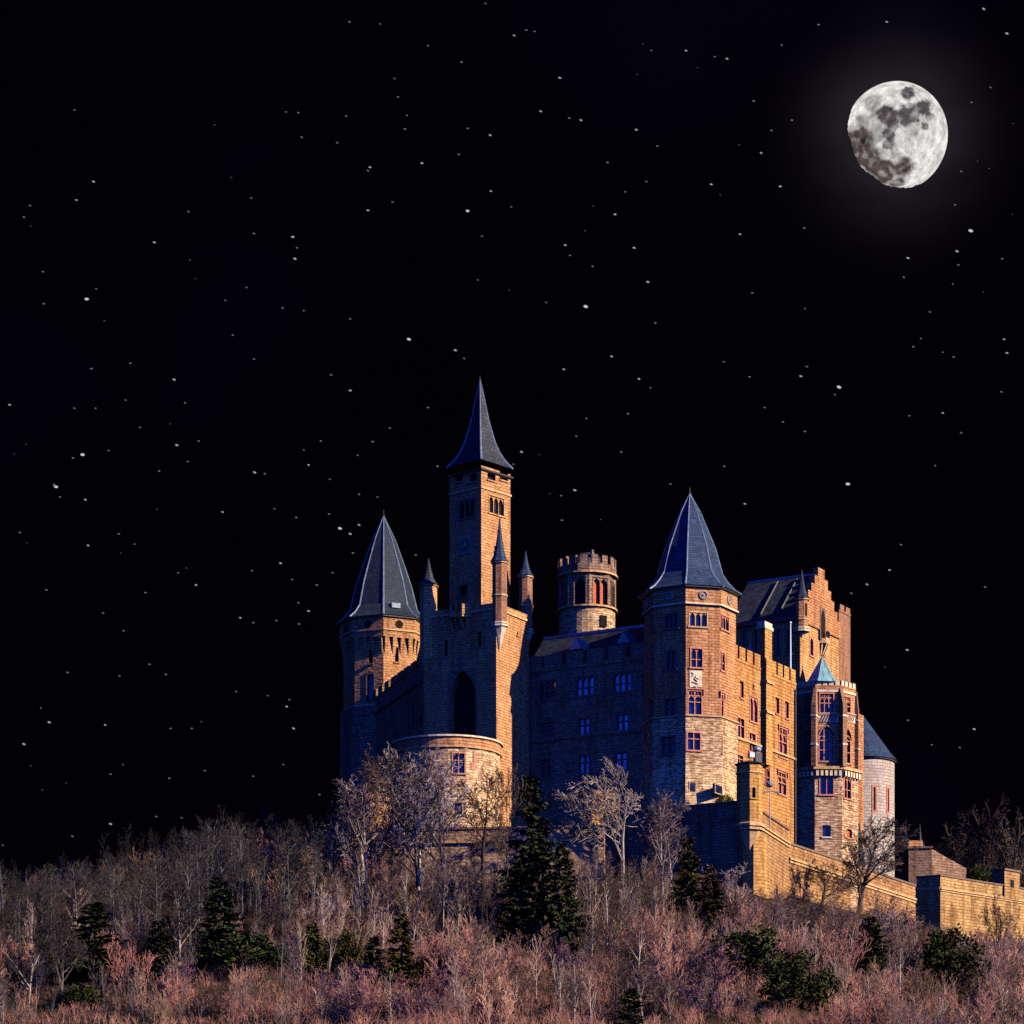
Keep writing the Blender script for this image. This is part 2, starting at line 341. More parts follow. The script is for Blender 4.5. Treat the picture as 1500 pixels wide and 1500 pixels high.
def arch_h(x, wd, kind):
    if kind == 'round': return math.sqrt(max(0, (wd/2)**2-(x-wd/2)**2))
    m_ = max(x, wd-x)
    return math.sqrt(max(0, wd*wd-m_*m_))
def arch_plate(mb, T, u0, u1, vs, v1, w0, w1, shape='point', sq=1.0, n_=8):
    wd = u1-u0
    xs = [wd*i/n_ for i in range(n_+1)]
    hs = [min(v1-0.02, vs+arch_h(x, wd, shape)*sq) for x in xs]
    for i in range(n_):
        a, b = u0+xs[i], u0+xs[i+1]; ha, hb = hs[i], hs[i+1]
        mb.face([T(a, ha, w1), T(b, hb, w1), T(b, v1, w1), T(a, v1, w1)])
        mb.face([T(b, hb, w1), T(a, ha, w1), T(a, ha, w0), T(b, hb, w0)])
def make_window(f, q, parent):
    u0, u1, v0, v1, kind, fr, pa, dp, kw = q
    T, W, H = f.T, u1-u0, v1-v0
    mb = MB(); j = min(0.13, W*0.14)
    out = kw.get('out', 0.05); wi = -dp*0.72
    if kind != 'plain':
        mb.box(T, u0-0.03, u0+j, v0, v1, wi, out); mb.box(T, u1-j, u1+0.03, v0, v1, wi, out)
        mb.box(T, u0-0.04, u1+0.04, v1-j, v1+0.05, wi, out+0.01)
    mb.box(T, u0-0.14, u1+0.14, v0-0.16, v0+0.03, wi, out+0.10)
    a, b, vt = u0+j, u1-j, v1-j
    mw = min(0.11, W*0.10); m0, m1 = wi+0.02, -0.06
    if kind in ('lancet', 'tracery', 'cross', 'arch', 'double'):
        k = kw.get('k', 2); pit = (b-a)/k
        for i in range(1, k): mb.box(T, a+pit*i-mw/2, a+pit*i+mw/2, v0+0.03, vt, m0, m1)
        if kind == 'cross':
            vm = v0+H*0.62; mb.box(T, a-0.01, b+0.01, vm-mw/2, vm+mw/2, m0+0.01, m1+0.015)
        if kind in ('lancet', 'double'):
            for i in range(k): arch_plate(mb, T, a+pit*i, a+pit*(i+1), vt-min(pit*0.95, H*0.4), vt+0.01, m0+0.01, m1-0.01)
        if kind == 'double': mb.box(T, a-0.01, b+0.01, v0+H*0.40, v0+H*0.40+mw*0.7, m0+0.01, m1+0.01)
        if kind == 'tracery':
            for fy in (0.52, 0.78):
                mb.box(T, a-0.01, b+0.01, v0+H*fy-mw/2, v0+H*fy+mw/2, m0+0.01, m1+0.015)
            for fy in (0.76, 1.0):
                tt = v0+H*fy-(j if fy == 1 else mw/2)
                for i in range(k): arch_plate(mb, T, a+pit*i, a+pit*(i+1), tt-min(pit*0.8, H*0.2), tt+0.01, m0+0.01, m1-0.01)
            for i in range(2*k): mb.box(T, a+pit/2*i-mw/4, a+pit/2*i+mw/4, v0+H*0.78, vt, m0+0.02, m1-0.02)
        if kind == 'arch':
            wd = u1-u0; vs = v1-wd*0.86
            arch_plate(mb, T, u0, u1, vs, v1+0.04, wi+0.01, out-0.02, n_=14)
            mb.box(T, a-0.01, b+0.01, vs-mw, vs, m0+0.01, m1+0.015)
            mb.box(T, a-0.01, b+0.01, v0+H*0.32-mw/2, v0+H*0.32+mw/2, m0+0.01, m1+0.015)
            for i in range(k): arch_plate(mb, T, a+pit*i, a+pit*(i+1), vs+0.02, vs+pit*0.9, m0+0.01, m1-0.01)
            for sx in (0, 1):
                pts = [T(a+(b-a)*(0.25+0.5*t if sx == 0 else 0.75-0.5*t), vs+wd*0.3+wd*0.42*math.sin(t*math.pi/2)*0.9, (m0+m1)/2) for t in (0, .25, .5, .75, 1)]
                mb.tube(pts, mw*0.45, 4)
            if kw.get('hood'):
                pts = []
                for i in range(15):
                    x = wd*i/14; pts.append(T(u0+x+(x/wd-0.5)*0.16, vs+arch_h(x, wd, 'point')+0.08, out+0.06))
                mb.tube(pts, 0.09, 5)
    if kind == 'niche':
        wd = u1-u0; arch_plate(mb, T, u0, u1, v1-wd*0.95, v1+0.03, wi, out-0.02, sq=1.1, n_=16)
    if kind == 'slot':
        arch_plate(mb, T, u0, u1, v1-W*0.9, v1+0.02, wi, out-0.02, n_=6)
    if kw.get('label'):
        mb.box(T, u0-0.22, u1+0.22, v1+0.08, v1+0.22, -0.05, out+0.16)
        mb.box(T, u0-0.22, u0-0.10, v1-0.55, v1+0.09, -0.05, out+0.15); mb.box(T, u1+0.10, u1+0.22, v1-0.55, v1+0.09, -0.05, out+0.15)
    o = mb.build(kw.get('name', 'window'), fr, parent)
    pb = MB()
    pb.box(T, u0-0.02, u1+0.02, v0-0.02, v1+0.02, -dp-0.06, -dp*0.78)
    pb.build(kw.get('pane_name', 'pane'), pa, o)
    return o

def ngon(c, r, n_, phi, z):     # phi: degrees right of the direction to the camera of the first vertex
    return [(c[0]+r*math.sin(R(phi+360*i/n_)), c[1]-r*math.cos(R(phi+360*i/n_)), z) for i in range(n_)]
def oct_faces(c, r, phi, z0, z1, n_=8):
    q = ngon(c, r, n_, phi, 0)
    return [Face(q[i][:2], q[(i+1) % n_][:2], z0, z1) for i in range(n_)]
def face_at(faces, deg, phi, n_=8):   # the face whose normal lies closest to deg
    return min(faces, key=lambda f: abs(((math.degrees(math.atan2(f.n[0], -f.n[1]))-deg+180) % 360)-180))
def walls(faces, name, mat, parent, cap=True, win=True):
    mb = MB()
    for f in faces: f.mesh(mb)
    if cap: mb.face([(*f.A, f.z1) for f in faces])
    o = mb.build(name, mat, parent)
    if win:
        for f in faces: f.windows(parent)
    return o
def ring(c, r0, r1, phi, z0, z1, n_=8, flare=0.0, cyl=None):
    mb = MB(); a = ngon(c, r0, n_, phi, z0); b = ngon(c, r1, n_, phi, z0+flare); d = ngon(c, r1, n_, phi, z1); e = ngon(c, r0, n_, phi, z1+0.02)
    mb.loft([a, b, d, e], cap1=False, cyl=cyl)
    return mb
def spire(c, prof, n_, phi, name, mat, parent, rib='lead', ribr=0.09, ribs=True):
    mb = MB(); rs = [ngon(c, max(r, 0.02), n_, phi, z) for r, z in prof]
    mb.loft(rs, cap0=True); o = mb.build(name, mat, parent)
    if ribs:
        for i in range(n_):
            t = MB(); t.tube([rs[k][i] for k in range(len(rs))], [max(0.03, ribr*(0.45+0.55*(1-k/(len(rs)-1)))) for k in range(len(rs))], 5)
            t.build('hip_rib', rib, o)
    return o
def finial(c, z, h, parent, r=0.1, mat='iron'):
    mb = MB(); mb.loft([ngon(c, rr, 8, 0, z+h*t) for rr, t in ((r, -0.1), (r*0.6, 0.25), (r*1.6, 0.35), (r*1.6, 0.42), (r*0.5, 0.5), (0.02, 1))], cap0=True)
    return mb.build('finial', mat, parent)
def strip(f, z0, z1, out, name, mat, parent, u0=None, u1=None, inn=-0.15):
    mb = MB(); mb.box(f.T, 0 if u0 is None else u0, f.L if u1 is None else u1, z0, z1, inn, out)
    return mb.build(name, mat, parent)
def crenel(mb, f, zb, zn, zt, n_, gap, thick, w1=0.0, u0=0.0, u1=None, edge='merlon'):
    u1 = f.L if u1 is None else u1; T = f.T
    pit = (u1-u0)/n_; segs = []; u = u0
    for i in range(n_):
        g = gap*pit
        segs.append((u+g/2 if True else u, u+pit-g/2, zt))
        u += pit
    cells = []; u = u0
    for a, b, z in segs:
        if a-u > 1e-3: cells.append((u, a, zn))
        cells.append((a, b, z)); u = b
    if u1-u > 1e-3: cells.append((u, u1, zn))
    w0 = w1-thick
    for i, (a, b, z) in enumerate(cells):
        lo = zb
        for za, zc in ((lo, zn), (zn, z)):
            if zc-za < 1e-4: continue
            mb.face([T(a, za, w1), T(b, za, w1), T(b, zc, w1), T(a, zc, w1)])
            mb.face([T(b, za, w0), T(a, za, w0), T(a, zc, w0), T(b, zc, w0)])
        mb.face([T(a, z, w1), T(b, z, w1), T(b, z, w0), T(a, z, w0)])
        pl = cells[i-1][2] if i else lo; pr = cells[i+1][2] if i+1 < len(cells) else lo
        if pl < z-1e-4: mb.face([T(a, pl, w0), T(a, pl, w1), T(a, z, w1), T(a, z, w0)])
        if pr < z-1e-4: mb.face([T(b, pr, w1), T(b, pr, w0), T(b, z, w0), T(b, z, w1)])
    mb.face([T(u0, zb, w0), T(u1, zb, w0), T(u1, zb, w1), T(u0, zb, w1)])
    return cells
def ring_crenel(faces, zb, zn, zt, n_, gap, thick, name, mat, parent, w1=0.1):
    mb = MB()
    for f in faces: crenel(mb, f, zb, zn, zt, n_, gap, thick, w1)
    return mb.build(name, mat, parent)

# ------------------------------------------------------------------ ground
def lerp(x, pts):
    if x <= pts[0][0]: return pts[0][1]
    for (a, b), (c, d) in zip(pts, pts[1:]):
        if x <= c: return b+(d-b)*(x-a)/(c-a)
    return pts[-1][1]
PROF = [(-9000, -30), (0, -2), (150, -1), (240, 8), (300, 25), (330, 36), (360, 48.5), (385, 57), (400, 60), (445, 61), (480, 56), (560, 30), (700, 5), (9000, 0)]
def ground(x, y):
    z = lerp(y, PROF)+2
    l = max(0, abs(x-5)-30); z *= math.exp(-(l/(110 if x > 0 else 190))**2)
    if x > 22: z -= min(9.5, 0.24*(x-22))*max(0, min(1, (470-y)/40))*max(0, min(1, (y-150)/200))
    k = max(0, min(1, (y-150)/150))
    return z-2+k*(1.3*noise.noise((x*0.07, y*0.07, 3.1))+0.5*noise.noise((x*0.25, y*0.25, 7.7)))
xs = [-9000, -5000, -2500, -1200, -700, -450, -300, -220, -170]+[-140+3*i for i in range(94)]+[170, 220, 300, 450, 700, 1200, 2500, 5000, 9000]
ys = [-9000, -4000, -1500, -500, -100, 0, 60, 110, 150, 190, 220, 245, 265]+[280+3*i for i in range(84)]+[545, 580, 630, 700, 900, 1400, 3000, 9000]
gv = [(x, y, ground(x, y)) for y in ys for x in xs]; nx = len(xs)
gf = [(j*nx+i, j*nx+i+1, (j+1)*nx+i+1, (j+1)*nx+i) for j in range(len(ys)-1) for i in range(nx-1)]
me = bpy.data.meshes.new('hillside_ground'); me.from_pydata(gv, [], gf); me.materials.append(M['ground']); me.polygons.foreach_set('use_smooth', [True]*len(gf))
go = bpy.data.objects.new('hillside_ground', me); COL.objects.link(go); structure(go)

def far_hill(name, Y, crest, depth, seed, step=6):
    mb = MB(); rng = random.Random(seed); rows = []
    x0, x1 = crest[0][0], crest[-1][0]; k = int((x1-x0)/step)
    for t in [i/24 for i in range(25)]+[1.2, 1.4]:
        row = []
        for i in range(k+1):
            px = x0+(x1-x0)*i/k; py = lerp(px, crest)
            X, _ = XY(px, Y); zt = ZZ(py, Y)
            tt = min(t, 2-t if t > 1 else t)
            z = zt*math.sin(tt*math.pi/2)**0.8+(5*noise.noise((X*0.03, t*depth*0.03, seed))+2.2*noise.noise((X*0.16, t*depth*0.16, seed))+1.6*noise.noise((X*0.6, t*depth*0.6, seed)))*(1 if t > 0 else 0)
            row.append((X, Y-depth*(1-t), z if t > 0 else -3))
        rows.append(row)
    for a, b in zip(rows, rows[1:]):
        for i in range(k): mb.face([a[i], a[i+1], b[i+1], b[i]])
    return structure(mb.build(name, 'farhill', None, True))
far_hill('far_hill', 900, [(-900, 1460), (-300, 1380), (0, 1345), (150, 1325), (250, 1300), (330, 1282), (420, 1272), (500, 1275), (620, 1290), (800, 1320), (1000, 1400)], 260, 1)
far_hill('far_hill', 1100, [(1150, 1380), (1280, 1320), (1370, 1300), (1430, 1280), (1500, 1268), (1700, 1270), (2200, 1330), (2600, 1420)], 300, 2)

# ------------------------------------------------------------------ the castle
AL = 150.0    # direction of the shaded fronts, going left and away
BR = 60.0     # direction of the sunlit fronts, going right and away

# --- octagonal tower with slate spire at the corner between the shaded wing and the sunlit front
c = XY(1010.5, 400); ph = -8
T = thing('octagonal_tower', (*c, 62), 'tall orange octagonal tower under a blue slate spire between dark wing and sunlit facade', 'tower')
zs = ZZ(1050, 395); zf = ZZ(884, 395); ze = ZZ(862, 395)
fs = oct_faces(c, 5.62, ph, zs, zf)
fr, fr2, fl, fl2 = [face_at(fs, d, ph) for d in (14.5, 59.5, -30.5, -75.5)]
fr.win(1009, 1037, 896, 918, 'lancet', k=3, frame='trim'); fr2.win(1045, 1068, 899, 921, 'lancet', k=3, frame='red_trim')
fr.win(1011, 1030, 949, 978, 'double', k=2, out=0.1); fr2.win(1046, 1062, 953, 981, 'double', k=2, pane='glass_rose')
fr.win(1007, 1029, 1011, 1047, 'tracery', k=2, label=1); fr2.win(1043, 1060, 1014, 1050, 'tracery', k=2, label=1, pane='glass_rose')
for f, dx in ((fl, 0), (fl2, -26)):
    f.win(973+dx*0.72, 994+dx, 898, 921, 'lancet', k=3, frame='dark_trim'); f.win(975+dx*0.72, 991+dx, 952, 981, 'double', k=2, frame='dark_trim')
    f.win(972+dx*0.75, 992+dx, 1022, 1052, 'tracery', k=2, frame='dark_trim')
walls(fs, 'wall', 'ashlar', T)
lf = oct_faces(c, 5.86, ph, ZZ(1125, 395), zs)
r_, r2_, l_ = face_at(lf, 14.5, ph), face_at(lf, 59.5, ph), face_at(lf, -30.5, ph)
r_.win(1005, 1027, 1072, 1099, 'cross'); r2_.win(1042, 1058, 1074, 1101, 'cross', pane='glass_rose'); l_.win(968, 990, 1078, 1105, 'cross', frame='dark_trim')
walls(lf, 'lower_wall', 'rubble', T, cap=True)
z3 = ZZ(1125, 395); mb = MB(); rs = [ngon(c, r, 8, ph, z) for r, z in ((6.75, 60), (6.35, 67), (6.05, 71), (5.865, z3))]
mb.loft(rs, cap1=False); o = mb.build('plinth', 'rubble', T)
pf = oct_faces(c, 6.18, ph, 66, 72)
for deg, x0, x1, y0, y1 in ((14.5, 1009, 1020, 1145, 1161), (59.5, 1047, 1058, 1147, 1162)):
    f = face_at(pf, deg, ph); u0, u1 = f.u(x0), f.u(x1); mb = MB()
    f.z0 = 0; mb.box(f.T, u0, u1, f.zu(y1, u0), f.zu(y0, u0), -0.3, 0.04)
    o = mb.build('window', 'rubble', T); pb = MB(); pb.box(f.T, u0+0.15, u1-0.12, f.zu(y1, u0)+0.15, f.zu(y0, u0)-0.12, -0.1, 0.06); pb.build('pane', 'glass', o)
ring(c, 5.5, 6.05, ph, zs-0.12, zs+0.16, flare=0.1).build('string_course', 'trim', T)
ring(c, 5.5, 5.98, ph, zf-0.30, zf+0.02, flare=0.12).build('string_course', 'pale_trim', T)
ff = oct_faces(c, 5.80, ph, zf+0.02, ze)
walls(ff, 'frieze', 'ashlar', T)
for f in ff:
    ctr = f.T(f.L/2, (zf+ze)/2+0.1, 0.0); mb = MB()
    for k, (rr, ww) in enumerate(((0.52, 0.0), (0.52, 0.14), (0.30, 0.16), (0.26, 0.08))):
        pass
    rings = [[f.T(f.L/2+rr*math.cos(a*math.pi/8), (zf+ze)/2+0.05+rr*math.sin(a*math.pi/8), ww) for a in range(16)] for rr, ww in ((0.56, -0.05), (0.56, 0.12), (0.42, 0.18), (0.32, 0.06), (0.14, 0.06), (0.10, 0.2), (0.02, 0.22))]
    mb.loft(rings); mb.build('rosette', 'white_stone', T)
ring(c, 5.6, 6.15, ph, ze-0.05, ze+0.28, flare=0.12).build('eaves_cornice', 'iron', T)
pr = [(6.3, ze+0.25), (5.55, ze+0.75), (4.75, ze+1.6), (4.0, ze+2.7), (3.15, ZZ(806, 400)), (2.28, ZZ(780, 400)), (1.25, ZZ(750, 400)), (0.06, ZZ(724, 400))]
spire(c, pr, 8, ph, 'spire_roof', 'slate', T, ribr=0.13); finial(c, ZZ(728, 400), 1.2, T)
f = fr; mb = MB(); u0, u1 = f.u(1010), f.u(1028)
mb.box(f.T, u0, u1, f.zu(1006, u0), f.zu(982, u0), -0.1, 0.09)
for i in range(5):
    zc = f.zu(985+4.5*i, u0)
    mb.tube([f.T(u0+0.2+(0.9*((i*37) % 10)/10), zc, 0.1), f.T(u0+0.55+0.5*((i*53) % 10)/10, zc-0.2, 0.16), f.T(u0+0.3+0.9*((i*29) % 10)/10, zc-0.42, 0.1)], 0.1, 5)
o = mb.build('relief_panel', 'pale_trim', T); o['label'] = 'carved pale relief panel between two windows'
for rad, z0_, ht in ((0.0, 0, 0),): pass

# --- the shaded wing
p0 = (XY(952, 400.5)); ln = reach(p0, AL, 764)
pA = along(p0, AL, ln)
T = thing('palace_wing', (*p0, 62), 'long dark blue-shadowed wing with three rows of windows under a slate roof', 'building')
zt, zn = ZZ(951, 404.5), ZZ(969, 404.5)
f = Face(pA, p0, 58, zn-0.6)
for x0, x1 in ((787, 816), (842, 871), (897, 926)):
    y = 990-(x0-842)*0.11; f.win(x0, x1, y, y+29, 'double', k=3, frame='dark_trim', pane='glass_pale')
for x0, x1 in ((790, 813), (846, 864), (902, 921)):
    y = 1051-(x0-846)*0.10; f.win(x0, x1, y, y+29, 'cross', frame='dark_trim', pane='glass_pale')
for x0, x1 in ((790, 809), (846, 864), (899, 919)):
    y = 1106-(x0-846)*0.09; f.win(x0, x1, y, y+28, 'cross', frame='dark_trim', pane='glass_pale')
f.win(754, 762, 1071, 1086, 'plain', frame='dark_trim', pane='glass_pale'); f.win(754, 762, 1121, 1138, 'plain', frame='dark_trim', pane='glass_pale')
f.win(757, 765, 1011, 1023, 'plain', frame='dark_trim', pane='glass_pale')
bk = along(p0, BR, 11); bkA = along(pA, BR, 11)
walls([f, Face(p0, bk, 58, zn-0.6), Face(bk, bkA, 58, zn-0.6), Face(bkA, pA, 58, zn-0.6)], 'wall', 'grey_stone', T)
mb = MB(); crenel(mb, f, zn-0.6, zn, zt, 6, 0.22, 0.5, 0.12); mb.build('parapet', 'grey_stone', T)
zz = ZZ(1077, 404.5); strip(f, zz-0.15, zz+0.15, 0.22, 'string_course', 'grey_stone', T)
ze = zn-0.3; zr = ZZ(926, 410.5)
q = lambda u, w, z: f.T(u, z, w)
mb = MB(); e = 0.0
mb.hexa([q(0, -0.8, ze), q(f.L, -0.8, ze), q(f.L, -10.6, ze), q(0, -10.6, ze)], [q(0, -5.6, zr), q(f.L, -5.6, zr), q(f.L, -5.8, zr), q(0, -5.8, zr)])
rf = mb.build('roof', 'slate_dark', T)
mb = MB(); mb.box(f.T, 0, f.L, zr-0.12, zr+0.22, -5.95, -5.45); mb.build('ridge_cap', 'lead', rf)
for px in (838, 908):
    u = f.u(px); zb = ze+0.9; w1_ = -1.0; mb = MB()
    b_ = [f.T(u-0.6, zb, w1_), f.T(u+0.6, zb, w1_), f.T(u+0.6, zb, w1_-3), f.T(u-0.6, zb, w1_-3)]; t_ = [(x, y, zb+1.5) for x, y, _ in b_]
    mb.hexa(b_, t_); d_ = mb.build('dormer', 'grey_stone', T)
    mb = MB(); A1, B1, C1 = f.T(u-0.85, zb+1.4, w1_+0.2), f.T(u+0.85, zb+1.4, w1_+0.2), f.T(u, zb+2.9, w1_+0.2)
    A2, B2, C2 = f.T(u-0.85, zb+1.4, w1_-3.2), f.T(u+0.85, zb+1.4, w1_-3.2), f.T(u, zb+2.9, w1_-3.2)
    mb.face([A1, B1, C1]); mb.face([B1, B2, C2, C1]); mb.face([A2, A1, C1, C2]); mb.face([B2, A2, C2]); mb.face([A1, A2, B2, B1]); mb.build('gable_roof', 'lead', d_)
    mb = MB(); mb.box(f.T, u-0.3, u+0.3, zb+0.3, zb+1.35, w1_-0.2, w1_+0.05); mb.build('pane', 'dark_void', d_)

# --- tall gabled front with turrets
p0 = XY(727, 400.5); lg = reach(p0, AL, 621); pL = along(p0, AL, lg); dG = 8.0
pB = along(p0, BR, dG); pBL = along(pL, BR, dG)
T = thing('chapel_block', (*p0, 62), 'tall shadowed block with a deep pointed arch and spired corner turrets', 'building')
zt = ZZ(884, 401); zp = ZZ(893, 401)
f = Face(pL, p0, 58, zp)
f.win(657, 698, 982, 1092, 'niche', frame='grey_stone', pane='dark_void', depth=1.6, name='arched_recess', pane_name='recess_back')
f.win(650.5, 655.5, 938, 962, 'plain', frame='grey_stone', pane='dark_void'); f.win(699, 705, 926, 947, 'plain', frame='grey_stone', pane='dark_void')
g = Face(p0, pB, 58, zp)
g.win(757, 759, 926, 931, 'plain', frame='ashlar', pane='dark_void')
walls([f, g, Face(pB, pBL, 58, zp), Face(pBL, pL, 58, zp)], 'wall', 'ashlar', T)
for ff, uu in ((f, f.L), (g, g.L)):
    mb = MB(); mb.box(ff.T, 0 if ff is f else 0.02, uu, zp, zt, -0.6, 0.02 if ff is f else 0.03); mb.build('parapet', 'ashlar', T)
    strip(ff, zp-0.12, zp+0.14, 0.18, 'string_course', 'trim', T, u0=0 if ff is f else 0.2)
mb = MB(); um = f.u(676); zb = f.zu(979, um)
mb.box(f.T, um-0.14, um+0.14, zb-0.3, zb+1.2, -0.1, 0.16); mb.box(f.T, um-0.5, um+0.5, zb+0.35, zb+0.6, -0.08, 0.17); mb.box(f.T, um-0.24, um+0.24, zb+1.18, zb+1.5, -0.09, 0.2); mb.build('finial_cross', 'dark_trim', T)
def oriel(f, u, hw, z0, z1, out, name, mat, parent):
    mb = MB(); sh = [(-hw, 0), (-hw*0.55, out), (hw*0.55, out), (hw, 0)]
    mb.hexa([f.T(u+a, z0, w_) for a, w_ in sh], [f.T(u+a, z1, w_) for a, w_ in sh])
    o = mb.build(name, mat, parent); k = MB()
    for t in (-0.8, -0.27, 0.27, 0.8):
        wt = out*(1 if abs(t) < 0.6 else 0.45); cb = MB()
        a = u+t*hw*0.85
        cb.hexa([f.T(a-0.14, z0-1.5, 0.12), f.T(a+0.14, z0-1.5, 0.12), f.T(a+0.14, z0-1.5, -0.1), f.T(a-0.14, z0-1.5, -0.1)], [f.T(a-0.14, z0+0.02, wt*0.96), f.T(a+0.14, z0+0.02, wt*0.96), f.T(a+0.14, z0+0.02, -0.1), f.T(a-0.14, z0+0.02, -0.1)])
        cb.build('corbel', mat, o)
    for t in (-0.26, 0.26):
        wb = MB(); wb.box(f.T, u+t*hw-0.18, u+t*hw+0.18, z0+0.8, z0+1.6, out-0.1, out+0.02); wb.build('slot', 'dark_void', o)
    return o
oriel(f, f.u(675), 1.55, f.zu(906, f.u(675)), zt+0.15, 1.1, 'oriel', 'ashlar', T)
def turret(c, r, zc, z0, z1, tip, parent, mat='brick', roof='slate', ph=-30, dark=False, bands=(0.45,), win=False):
    mb = MB(); mb.loft([ngon(c, r, 8, ph, z0), ngon(c, r, 8, ph, z1)], cap0=True); o = mb.build('turret', mat, parent)
    mb = MB(); mb.loft([ngon(c, rr, 8, ph, z) for rr, z in ((0.06, zc), (r*0.55, zc+(z0-zc)*0.55), (r*1.02, z0-0.28), (r*1.22, z0-0.24), (r*1.22, z0-0.02), (r*1.08, z0+0.02), (r*1.2, z0+0.10), (r*1.2, z0+0.3), (r*0.98, z0+0.34))], cap0=True)
    mb.build('corbel', 'pale_trim' if not dark else mat, o)
    for b_ in bands:
        zb = z0+(z1-z0)*b_; ring(c, r*0.9, r*1.12, ph, zb, zb+0.2).build('band', 'trim' if not dark else mat, o)
    ring(c, r*0.9, r*1.18, ph, z1-0.3, z1+0.05, flare=0.1).build('band', 'trim' if not dark else mat, o)
    h = tip-z1
    spire(c, [(r*1.3, z1), (r*0.95, z1+h*0.1), (r*0.62, z1+h*0.28), (r*0.33, z1+h*0.6), (0.04, tip)], 8, ph, 'spire', roof, o, ribs=False)
    return o
ct = along(along(p0, BR, 0.55), 150, -0.15)
turret(ct, 0.92, ZZ(952, 401), ZZ(916, 401), ZZ(824, 401), ZZ(757, 401), T)
cb = along(pB, BR, -0.6); cb = XY(770, 409.5)
turret(cb, 0.88, ZZ(957, 409), ZZ(925, 409), ZZ(843, 409), ZZ(806, 409), T)
cl_ = along(pL, 0, 0.35); cl_ = (cl_[0]+0.2, cl_[1]+0.3)
turret(cl_, 1.1, ZZ(1010, 405), ZZ(968, 405), ZZ(855, 405), ZZ(815, 405), T, mat='ashlar', dark=True, roof='slate_dark', bands=())
# side wall of the chapel running back to the left, crenellated
sd = 108.0; ls = 27.0; sL = along(pL, sd, ls)
f2 = Face(sL, pL, 56, ZZ(972, 406))
zS = ZZ(962, 406)
for x in (616, 598, 581): f2.win(x-3.6, x+3.6, 1045+(616-x)*0.75, 1078+(616-x)*0.75, 'slot', frame='grey_stone', pane='dark_void', depth=0.7)
S = thing('chapel_wall', (*pL, 60), 'shadowed crenellated wall falling away behind the bare tree', 'wall')
walls([f2, Face(pL, along(pL, 0, 2.5), 56, f2.z1), Face(along(pL, 0, 2.5), along(sL, 0, 4), 56, f2.z1), Face(along(sL, 0, 4), sL, 56, f2.z1)], 'wall', 'grey_stone', S)
mb = MB(); crenel(mb, f2, f2.z1, ZZ(972, 406)+0.02, zS+0.15, 9, 0.3, 0.5, 0.15); mb.build('parapet', 'grey_stone', S)
strip(f2, ZZ(996, 406)-0.15, ZZ(996, 406)+0.15, 0.25, 'string_course', 'grey_stone', S)

# --- square clock tower
pc = XY(705, 407); wl, wr = 5.3, 5.5
q1 = along(pc, 139, wl); q2 = along(pc, 49, wr); q3 = (q1[0]+q2[0]-pc[0], q1[1]+q2[1]-pc[1])
T = thing('clock_tower', (*pc, 80), 'tallest square tower with a steep dark spire and a shadowed clock', 'tower')
zt = ZZ(689, 407); fs = [Face(q1, pc, 78, zt), Face(pc, q2, 78, zt), Face(q2, q3, 78, zt), Face(q3, q1, 78, zt)]
a, b = fs[0], fs[1]
for x0, x1 in ((714, 726), (732, 744)): b.win(x0, x1, 692, 704, 'plain', frame='ashlar', pane='dark_void', depth=0.6)
for x0, x1 in ((666, 678), (686, 698)): a.win(x0, x1, 694, 706, 'plain', frame='grey_stone', pane='dark_void', depth=0.6)
b.win(715.5, 739, 727, 754, 'lancet', k=3, frame='ashlar', pane='dark_void'); a.win(671, 696, 731, 759, 'lancet', k=3, frame='dark_trim', pane='dark_void')
a.win(672, 684, 857, 874, 'plain', frame='dark_trim', pane='dark_void'); b.win(724, 727, 800, 808, 'plain', frame='ashlar', pane='dark_void')
walls(fs, 'wall', 'ashlar', T)
cm = ((pc[0]+q3[0])/2, (pc[1]+q3[1])/2)
for ff in fs: strip(ff, ZZ(713.5, 407)-0.12, ZZ(713.5, 407)+0.14, 0.14, 'string_course', 'trim', T, u0=-0.1, u1=ff.L+0.05)
u = a.u(682); zc = a.zu(799, u); mb = MB(); mb.box(a.T, u-0.95, u+0.95, zc-1.15, zc+1.15, -0.05, 0.08); k_ = mb.build('clock', 'white_stone', T)
mb = MB(); mb.loft([[a.T(u+rr*math.cos(i*math.pi/12), zc+rr*math.sin(i*math.pi/12), ww) for i in range(24)] for rr, ww in ((0.82, 0.05), (0.82, 0.14), (0.68, 0.14), (0.66, 0.10), (0.02, 0.10))]); mb.build('dial', 'dark_trim', k_)
for du, dz in ((0.0, 0.6), (-0.42, -0.18)):
    mb = MB(); mb.tube([a.T(u, zc, 0.16), a.T(u+du, zc+dz, 0.16)], 0.06, 4); mb.build('hand', 'pale_trim', k_)
def sq(k, z): return [(cm[0]+(p[0]-cm[0])*k, cm[1]+(p[1]-cm[1])*k, z) for p in (pc, q2, q3, q1)]
hz = [(1.09, 690), (0.86, 680), (0.66, 668), (0.48, 650), (0.30, 622), (0.19, 598), (0.07, 572), (0.01, 560)]
rs = [sq(k, ZZ(y, 410.8)+0.35) for k, y in hz]
mb = MB(); mb.loft(rs, cap0=True); o = mb.build('spire_roof', 'slate_dark', T)
for i in range(4):
    t = MB(); t.tube([r[i] for r in rs], [0.13, 0.12, 0.11, 0.1, 0.08, 0.06, 0.05, 0.03], 5); t.build('hip_rib', 'lead', o)
mb = MB(); mb.loft([sq(1.02, zt-0.05), sq(1.10, zt+0.12), sq(1.10, zt+0.3), sq(0.98, zt+0.34)]); mb.build('eaves_cornice', 'iron', T)
finial(cm, ZZ(564, 410.8), 1.2, T)

